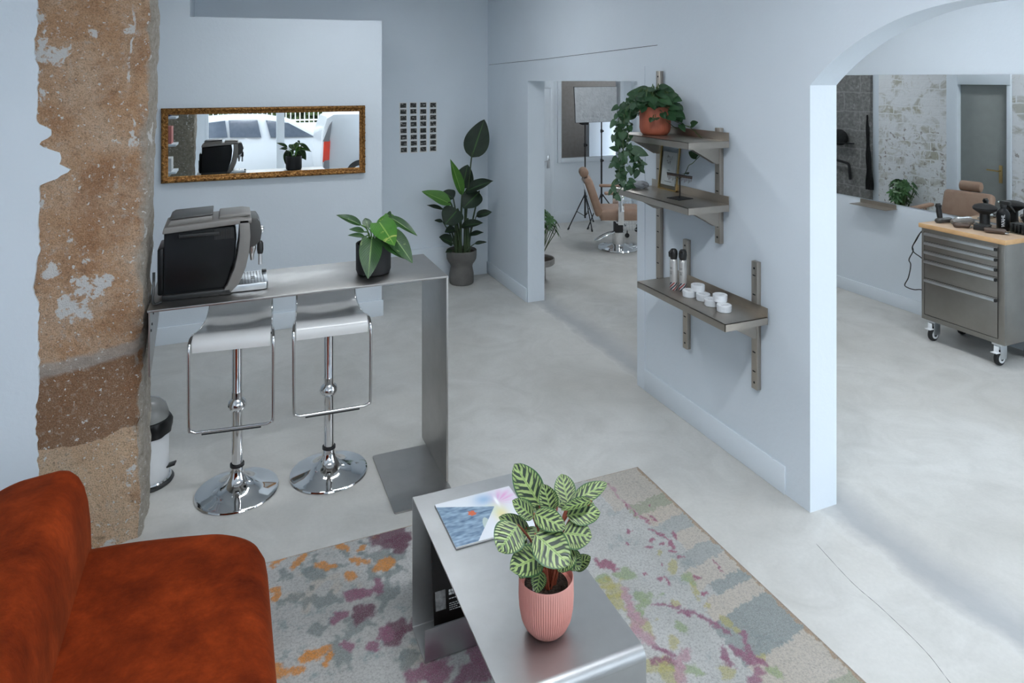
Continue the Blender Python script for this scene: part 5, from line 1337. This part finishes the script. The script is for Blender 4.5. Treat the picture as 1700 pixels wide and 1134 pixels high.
def cabinet():
    x0, x1, y0, y1, zb, zt = 5.10, 5.56, 3.123, 3.752, .165, .885
    t = thing('tool_cabinet', 'grey steel tool cabinet with five drawers and beech top on castors', 'tool cabinet', (0, 0, 0))
    MB().box(x0 + .012, x1, y0, y1, zb, zt, .004).box(x0, x0 + .02, y0, y0 + .045, zb, zt, .003).box(x0, x0 + .02, y1 - .022, y1, zb, zt, .003).box(x0 + .001, x0 + .02, y0 + .044, y1 - .021, zb, zb + .035).box(x0 + .001, x0 + .02, y0 + .044, y1 - .021, zt - .028, zt).build('body', STEEL_C, t)
    MB().box(x0 - .012, x1 + .005, y0 - .012, y1 + .018, zt, zt + .034, .003).build('worktop', BEECH, t)
    MB().box(x0 - .008, x1 + .001, y0 - .008, y1 + .014, zt + .0335, zt + .0345).build('worktop_surface', BEECH_T, t)
    hs = [(.787, .857), (.715, .783), (.643, .711), (.495, .639), (.205, .491)]
    for (a, b_) in hs:
        d = MB().box(x0 - .001, x0 + .018, y0 + .049, y1 - .026, a, b_, .002).build('drawer', STEEL_C, t)
        h = MB().box(x0 - .022, x0 - .001, y0 + .062, y1 - .030, b_ - .026, b_ - .006, .004); ho = h.build('handle', ALU, d)
        MB().box(x0 - .023, x0 - .001, y0 + .049, y0 + .063, b_ - .027, b_ - .005, .003).build('handle_end', BLACK, ho)
    for (x, y, brk) in ((5.155, 3.185, 1), (5.155, 3.685, 1), (5.50, 3.185, 0), (5.50, 3.685, 0)):
        c = MB(); c.lathe([(0, -.016), (.044, -.016), (.053, -.010), (.054, 0), (.053, .010), (.044, .016), (0, .016)], 32, T(x - .01, y, .055) @ RX(PI / 2)); co = c.build('castor', RUBBER, t)
        MB().lathe([(.018, -.019), (.034, -.019), (.034, .019), (.018, .019)], 24, T(x - .01, y, .055) @ RX(PI / 2)).build('wheel_rim', WPLAST, co)
        MB().box(x - .035, x + .035, y - .024, y - .02, .05, .150, .001).box(x - .035, x + .035, y + .02, y + .024, .05, .15, .001).box(x - .045, x + .045, y - .035, y + .035, .148, .166, .002).build('fork', ALU, co)
        if brk: MB().box(x - .085, x - .035, y - .024, y + .02, .098, .104, .002, M=T(0, 0, 0)).box(x - .055, x - .048, y - .018, y + .014, .10, .145, .001).build('brake', WPLAST, co)
    return t
cabinet()
cb = MB(); cb.tube(smooth_path([(5.2, 3.765, 0.86), (5.2, 3.825, 0.829), (5.2, 3.872, 0.746), (5.2, 3.904, 0.689), (5.2, 3.899, 0.651), (5.2, 3.936, 0.573), (5.2, 3.92, 0.532), (5.2, 3.941, 0.424), (5.2, 3.974, 0.353), (5.2, 3.941, 0.337), (5.2, 3.888, 0.338), (5.2, 3.825, 0.354), (5.2, 3.768, 0.33)], 6), .0042, 7)
cb.tube(smooth_path([(5.2, 3.765, 0.84), (5.2, 3.832, 0.818), (5.2, 3.888, 0.723), (5.2, 3.907, 0.674), (5.2, 3.888, 0.641), (5.2, 3.825, 0.612), (5.2, 3.768, 0.56)], 6), .0042, 7)
tag(cb.build('cabinet_cable', BLACK), 'black cable looping out from the left side of the tool cabinet', 'cable')

ZT = .885 + .035
def on_top(px, py):
    Z = FPX * (HC - ZT) / (py - 130); p = V(px, py, Z); return p.x, p.y
# barber tools on the worktop
def upright_trimmer(x, y, rz, lean, label, h=.13):
    t = thing('hair_trimmer', label, 'hair trimmer', (x, y, ZT), rz)
    Mx = RX(lean)
    MB().lathe([(0, .004), (.017, .004), (.022, .02), (.024, h * .6), (.021, h * .8), (.026, h * .9), (.026, h), (0, h)], 24, Mx @ S(1, .8, 1)).build('body', BLACK, t)
    MB().box(-.02, .02, -.008, .008, h, h + .012, .002, M=Mx).build('blade', GREYP2, t)
    return t
upright_trimmer(5.30, 3.738, 0, R(-8), 'black hair trimmer standing up at the left back of the worktop')
def clipper(x, y, rz, mat, label, L=.17, name='hair_clipper', tall=.042):
    t = thing(name, label, 'hair clipper', (x, y, ZT), rz)
    rows = []
    b = MB(); pts = [(-L / 2, 0, tall * .45), (-L * .35, 0, tall * .5), (0, 0, tall * .5), (L * .3, 0, tall * .5), (L * .44, 0, tall * .45), (L / 2, 0, tall * .4)]
    b.tube(smooth_path(pts, 4), [tall * .5 * k for k in ([.6, .75, .86, .95, 1, 1, .97, .94, .92, .92, .94, .97, 1, 1, 1, .98, .95, .9, .85, .78, .7])], 16, M=S(1, 1.15, 1))
    b.build('body', mat, t)
    bl = MB().box(L * .47, L * .60, -.024, .024, tall * .25, tall * .42, .002)
    for k in range(9): bl.box(L * .60, L * .66, -.022 + k * .0053, -.019 + k * .0053, tall * .28, tall * .36)
    bl.build('blade', ALU, t)
    return t
for (x, y, rz, mat, lb, L) in ((5.265, 3.685, R(-8), GREYP2, 'dark grey hair clipper lying at the left end of the worktop', .15), (5.445, 3.655, R(-8), ALU, 'shiny silver hair clipper lying between the two grey clippers', .16),
                                 (5.335, 3.585, R(-14), GREYP, 'large warm grey hair clipper lying in the middle of the worktop', .18), (5.215, 3.51, R(-35), BROWNP, 'small brown trimmer lying near the front edge of the worktop', .11), (5.25, 3.285, R(-60), BROWNP, 'brown trimmer lying in front of the black bottle', .13)):
    clipper(x, y, rz, mat, lb, L, tall=.05 if mat is GREYP else .042)
t = thing('clipper_case', 'flat black case beside the brown trimmer on the worktop', 'case', (5.29, 3.40, ZT), R(20))
MB().box(-.045, .045, -.05, .05, 0, .03, .006).build('case_body', BLACK, t); MB().box(-.046, .046, -.051, .051, .03, .04, .004).build('lid', BLACK, t)
t = thing('neck_brush', 'black barber neck brush standing on its handle', 'brush', (5.42, 3.465, ZT))
MB().lathe([(0, 0), (.036, 0), (.038, .01), (.034, .03), (.034, .10), (0, .10)], 28).build('handle', BLACK, t)
MB().lathe([(.034, .10), (.05, .112), (.078, .132), (.082, .148), (.07, .165), (.04, .176), (0, .18)], 40, None, lambda a, z: 1 + .02 * math.sin(a * 40)).build('bristles', RUBBER, t)
t = thing('spray_bottle', 'black barber spray bottle with white lettering on the worktop', 'spray bottle', (5.43, 3.335, ZT), R(0))
MB().lathe([(0, 0), (.04, 0), (.043, .006), (.043, .12), (.038, .14), (.022, .158), (.018, .165), (.018, .178), (0, .178)], 36).build('bottle', BLACK_G, t)
hd = MB().box(-.016, .016, -.05, .022, .195, .222, .006).lathe([(0, .176), (.021, .176), (.021, .198), (0, .198)], 24); ho = hd.build('spray_head', BLACK, t)
MB().tube([(0, -.02, .205), (0, -.05, .19), (0, -.085, .15)], [.009, .007, .004], 8).build('trigger', BLACK, ho)
MB().tube([(0, .022, .21), (0, .035, .208)], .007, 10).build('nozzle', WPLAST, ho)
Mt = Matrix(((0, -1, 0, 0), (0, 0, -1, 0), (1, 0, 0, 0), (0, 0, 0, 1)))     # reads upward on the bottle's face
# text plane facing -X and slightly -Y, letters stacked sideways
Rt = RZ(R(-70)) @ Matrix(((0, 0, 0, 0), (0, 0, 0, 0), (0, 0, 0, 0), (0, 0, 0, 1))) if False else None
fwd = Vector((-.86, -.51, 0)).normalized(); upt = Vector((0, 0, 1)); right = upt.cross(fwd)
Mtx = Matrix((( upt.x, -right.x, fwd.x, 0), (upt.y, -right.y, fwd.y, 0), (upt.z, -right.z, fwd.z, 0), (0, 0, 0, 1)))
Mtx = T(*(fwd * .0432)) @ T(0, 0, .03) @ Mtx @ T(0, -.010, 0)
text('lettering', 'WAHL', .032, WPLAST, Mtx, t)
t = thing('guard_box', 'clear plastic box of black clipper guards at worktop right end', 'box', (5.43, 3.20, ZT), R(0))
bx = MB(); bx.box(-.06, .06, -.07, -.067, 0, .06).box(-.06, .06, .067, .07, 0, .06).box(-.06, -.057, -.07, .07, 0, .06).box(.057, .06, -.07, .07, 0, .06).box(-.06, .06, -.07, .07, 0, .003); bx.build('box_walls', CLEAR, t)
for k in range(5): MB().box(-.045, .045, -.06 + k * .026, -.042 + k * .026, .006, .075, .005).build('clipper_guard', BLACK, t)

# black things hung on the grey stone, seen in the mirror
t = thing('barber_cape', 'long black barber cape hanging at the edge of the grey stone', 'cape', (2.818, 6.96, 0))
rows = []
for j in range(26):
    z_ = .50 + 1.05 * j / 25; w = .012 + .055 * (1 - j / 25) ** .5 + .012 * math.sin(j * .7); row = []
    for i in range(13):
        u = i / 12 - .5; row.append((.03 * math.sin(u * 16 + j * .1) * (1 - j / 27), u * w * 2 * .6 + .05 * (j / 25) - .03, z_))
    rows.append(row)
MB().sheet(rows, .006).build('cloth', CLOTHB, t)
t = thing('black_cap', 'black cap hung on the grey stone wall', 'cap', (2.85, 7.42, 1.20), R(0))
b = bmesh.new(); bmesh.ops.create_uvsphere(b, u_segments=24, v_segments=12, radius=1)
for f in b.faces: f.smooth = True
MB().add(b, S(.07, .14, .12)).build('crown', CLOTHB, t)
MB().prism(rrect(-.05, .06, -.24, .1, .04, 5), .012, T(0, 0, -.08)).build('brim', CLOTHB, t)
t = thing('wall_rail', 'black tube rail bent out from grey stone wall', 'rail', (2.80, 7.35, 0))
MB().tube(smooth_path([(0, .2, .86), (.06, .1, .86), (.06, -.05, .84), (.05, -.10, .80), (.03, -.10, .60)], 5), .02, 10).build('tube', BLACK_M, t)

# white shelves behind the pillar (seen in the gilt mirror)
t = thing('display_shelves', 'white shelves of products behind the stone pillar, seen in the gilt mirror', 'shelf', (0, 0, 0))
MB().box(-.62, -.60, 4.62, 4.95, .2, 1.9).build('back_panel', WHITE_TRIM, t)
for z_ in (1.72, 1.47, 1.22, .95): MB().box(-.60, -.43, 4.62, 4.95, z_, z_ + .02, .002).build('shelf_board', WHITE_TRIM, t)
tag(MB().box(-.59, -.47, 4.68, 4.88, 1.741, 1.86, .03, 3).build('toiletry_bag', BLUEBAG), 'navy bag on the top shelf, seen in the gilt mirror', 'bag')
tag(MB().box(-.59, -.47, 4.68, 4.90, 1.491, 1.65, .004).build('product_box', REDBOX), 'pinkish red box on the white shelf, seen in the gilt mirror', 'box')
tag(MB().box(-.59, -.47, 4.68, 4.90, 1.241, 1.36, .004).build('product_box', PAPERW), 'white box on a lower white shelf, seen in the gilt mirror', 'box')

# ================================================================== STREET
struct('street', MB().box(-12, 16, -14, YS - .15, -.25, -.02), STREET)
def car(name, label, prof, win, L, Wd, loc, group=None):
    """side profile along +X (front at +X), extruded across Y with tumblehome"""
    t = thing(name, label, 'car', loc, 0, group)
    b = bmesh.new(); secs = []
    ys = [(-1, .86), (-.93, .97), (-.8, 1), (.8, 1), (.93, .97), (1, .86)]
    for s_, k in ys:
        ring = []
        for (x, z) in prof:
            zz = .20 + (z - .20) * (k if z > .8 else 1 - (1 - k) * .3); inset = max(0, z - .85) * .16
            ring.append(b.verts.new((x * (.985 if abs(s_) > .95 else 1), s_ * (Wd / 2 - inset), zz)))
        secs.append(ring)
    n = len(prof)
    for a, c in zip(secs, secs[1:]):
        for k in range(n): f = b.faces.new((a[k], a[(k + 1) % n], c[(k + 1) % n], c[k])); f.smooth = True
    b.faces.new(secs[0]); b.faces.new(secs[-1][::-1])
    bmesh.ops.recalc_face_normals(b, faces=b.faces); bmesh.ops.triangulate(b, faces=[f for f in b.faces if len(f.verts) > 4])
    MB().add(b).build('car_body', CARW, t)
    for w in win:
        for s_ in (1,):
            mb = MB(); bb = bmesh.new(); vs = []
            for (x, z) in w: vs.append(bb.verts.new((x, (Wd / 2 - max(0, z - .85) * .16 + .006), z)))
            f = bb.faces.new(vs); r2 = bmesh.ops.extrude_face_region(bb, geom=[f]); bmesh.ops.translate(bb, verts=[v for v in r2['geom'] if isinstance(v, bmesh.types.BMVert)], vec=(0, -.05, 0))
            bmesh.ops.recalc_face_normals(bb, faces=bb.faces); mb.add(bb).build('side_window', CARG, t)
    for x in (L * .31, -L * .31):
        for s_ in (-1, 1):
            wh = MB().lathe([(0, -.1), (.25, -.1), (.31, -.09), (.32, 0), (.31, .09), (.25, .1), (0, .1)], 32, T(x, s_ * (Wd / 2 - .10), .32) @ RX(PI / 2)).build('wheel', RUBBER, t)
            MB().lathe([(0, -.105), (.2, -.105), (.21, -.1), (.21, .1), (.2, .105), (0, .105)], 24, T(x, s_ * (Wd / 2 - .10), .32) @ RX(PI / 2)).build('hub_cap', ALU, wh)
    return t
hp = [(-1.95, .25), (-2.02, .5), (-1.98, .95), (-1.80, 1.30), (-1.62, 1.44), (-.9, 1.48), (-.2, 1.47), (.35, 1.36), (1.05, .98), (1.6, .88), (1.95, .72), (2.02, .48), (1.95, .25)]
hw_ = [[(-1.62, 1.0), (-1.5, 1.32), (-1.05, 1.37), (-1.0, 1.0)], [(-.95, 1.0), (-.98, 1.375), (-.38, 1.37), (-.30, .98)], [(-.10, .97), (-.2, 1.36), (.28, 1.29), (.85, .96)]]
car('hatchback_car', 'white hatchback parked across the street, seen in the gilt mirror', hp, hw_, 4.0, 1.75, (.95, -5.35, -.02))
vp = [(-1.95, .28), (-2.02, .6), (-1.98, 1.2), (-1.88, 1.50), (-1.75, 1.575), (.4, 1.58), (.75, 1.48), (1.25, 1.02), (1.85, .88), (2.0, .6), (1.95, .28)]
van = car('delivery_van', 'white delivery van parked close to the shop window, seen in the gilt mirror', vp, [[(.45, 1.05), (.42, 1.40), (.66, 1.38), (1.05, 1.05)]], 4.0, 1.7, (3.66, -2.72, -.02))
MB().prism([(-1.985, .62), (-1.86, .62), (-1.84, 1.0), (-1.86, 1.18), (-1.96, 1.0)], .10, T(0, .855, 0) @ XZ, .004).build('tail_lamp', TAILRED, van)
MB().prism([(-1.98, 1.02), (-1.855, 1.02), (-1.80, 1.42), (-1.86, 1.34)], .10, T(0, .862, 0) @ XZ, .004).prism([(-1.99, .40), (-1.86, .40), (-1.86, .66), (-1.96, .64)], .10, T(0, .862, 0) @ XZ, .004).build('grey_panel', M_plain('grey_lamp_panel', (.2, .2, .21), .4), van)
MB().box(-1.1, .1, .80, .853, .78, .79).build('panel_line', M_plain('panel_gap', (.5, .5, .52), .6), van)
struct('wall_street', MB().box(-9, 13, -9.2, -9.0, -.02, 1.08), WHITE)
t = thing('garden_fence', 'white bar fence on the wall across the street, seen in the mirror', 'fence', (0, -9.1, 1.08))
rl = MB().box(-5, 10, -.02, .02, .06, .10).box(-5, 10, -.02, .02, 1.25, 1.29); rl.build('rails', WPLAST, t)
bars = MB()
k = -5
while k < 10: bars.box(k - .012, k + .012, -.012, .012, 0, 1.35); k += .13
bars.build('bars', WPLAST, t)
hdg = MB(); rnd = random.Random(8); hdg.box(-5, 10, -10.7, -10.55, -.02, 3.2)
for k in range(4200):
    p = Vector((rnd.uniform(-5, 10), -10.1 + rnd.uniform(-.3, .3), rnd.uniform(.3, 3.4))); d = Vector((rnd.uniform(-1, 1), rnd.uniform(-.3, 1), rnd.uniform(-1, 1))).normalized()
    hdg.leaf(p, p + d * rnd.uniform(.2, .36), Vector((rnd.uniform(-.4, .4), 1, rnd.uniform(-.2, .8))), .2, 'oval', .1, .1, 3, 2)
tag(hdg.build('hedge', LEAF_TREE), 'loose green hedge behind the white fence across the street', 'hedge')

# ================================================================== FILL LAMPS, ADDED UNSEEN TO BRIGHTEN THE ROOMS
def fill_mat(name, st):
    m = bpy.data.materials.new(name); m.use_nodes = True; p = m.node_tree.nodes['Principled BSDF']
    p.inputs['Base Color'].default_value = (.9, .9, .9, 1); p.inputs['Emission Color'].default_value = (.90, .95, 1, 1); p.inputs['Emission Strength'].default_value = st
    return m
FILL = fill_mat('fill_diffuser', FILL_ARCH); FILL2 = fill_mat('fill_diffuser_main', FILL_MAIN); FILL3 = fill_mat('fill_diffuser_dim', FILL_BACK)
def fill_lamp(x, y, rz, mat, label):
    t = thing('fill_lamp', label, 'fill lamp', (x, y, ZC), rz, 'added linear fill lamps')
    MB().box(-.75, .75, -.07, .07, -.05, 0, .004).build('housing', WHITE_TRIM, t)
    MB().box(-.74, .74, -.06, .06, -.056, -.0505).build('diffuser', mat, t)
fill_lamp(4.2, 1.0, R(90), FILL, 'added linear fill lamp in the arch room, nearest the street')
fill_lamp(4.2, 3.4, R(90), FILL, 'added linear fill lamp above the tool cabinet room')
fill_lamp(4.2, 6.9, R(90), FILL, 'added linear fill lamp above the far barber chair')
fill_lamp(.75, 1.3, 0, FILL2, 'added linear fill lamp above the sofa and coffee table')
fill_lamp(.95, 4.75, 0, FILL3, 'added linear fill lamp between bar counter and gilt mirror')

# ================================================================== LIGHT
w = bpy.data.worlds.new('sky'); SC.world = w; w.use_nodes = True
nt = w.node_tree; bg = nt.nodes['Background']
tc = nt.nodes.new('ShaderNodeTexCoord'); sp = nt.nodes.new('ShaderNodeSeparateXYZ'); nt.links.new(tc.outputs['Generated'], sp.inputs[0])
rp = nt.nodes.new('ShaderNodeValToRGB'); nt.links.new(sp.outputs[2], rp.inputs[0])
rp.color_ramp.elements[0].position = 0; rp.color_ramp.elements[0].color = (.86, .93, 1, 1); rp.color_ramp.elements[1].position = .8; rp.color_ramp.elements[1].color = (.74, .87, 1, 1)
nt.links.new(rp.outputs[0], bg.inputs['Color']); bg.inputs['Strength'].default_value = SKY
def portal(name, x0, x1, z0, z1, y, flip=False):
    l = bpy.data.lights.new(name, 'AREA'); l.shape = 'RECTANGLE'; l.size = x1 - x0; l.size_y = z1 - z0; l.cycles.is_portal = True
    o = bpy.data.objects.new(name, l); COL.objects.link(o); o.location = ((x0 + x1) / 2, y, (z0 + z1) / 2); o.rotation_euler = (R(90 if not flip else -90), 0, 0)
portal('window_portal', WX[0][0], WX[0][1], .08, 2.85, YS - .16, True)
portal('window_portal', WX[1][0], WX[1][1], .08, 2.85, YS - .16, True)
l = bpy.data.lights.new('window_portal', 'AREA'); l.shape = 'RECTANGLE'; l.size = 2.15; l.size_y = 2.6; l.cycles.is_portal = True
o = bpy.data.objects.new('window_portal', l); COL.objects.link(o); o.location = (XM + .16, .125, 1.6); o.rotation_euler = (R(90), 0, R(90))  # portal of the added side window

vs = SC.view_settings
SC.display_settings.display_device = 'sRGB'
vs.view_transform = 'Standard'; vs.look = 'None'; vs.gamma = 1; vs.use_curve_mapping = False; vs.exposure = 1.32
cy = SC.cycles
cy.max_bounces = 12; cy.diffuse_bounces = 7; cy.glossy_bounces = 6; cy.transmission_bounces = 8; cy.transparent_max_bounces = 16
cy.use_denoising = True; cy.caustics_reflective = False; cy.caustics_refractive = False
cy.sample_clamp_indirect = 8
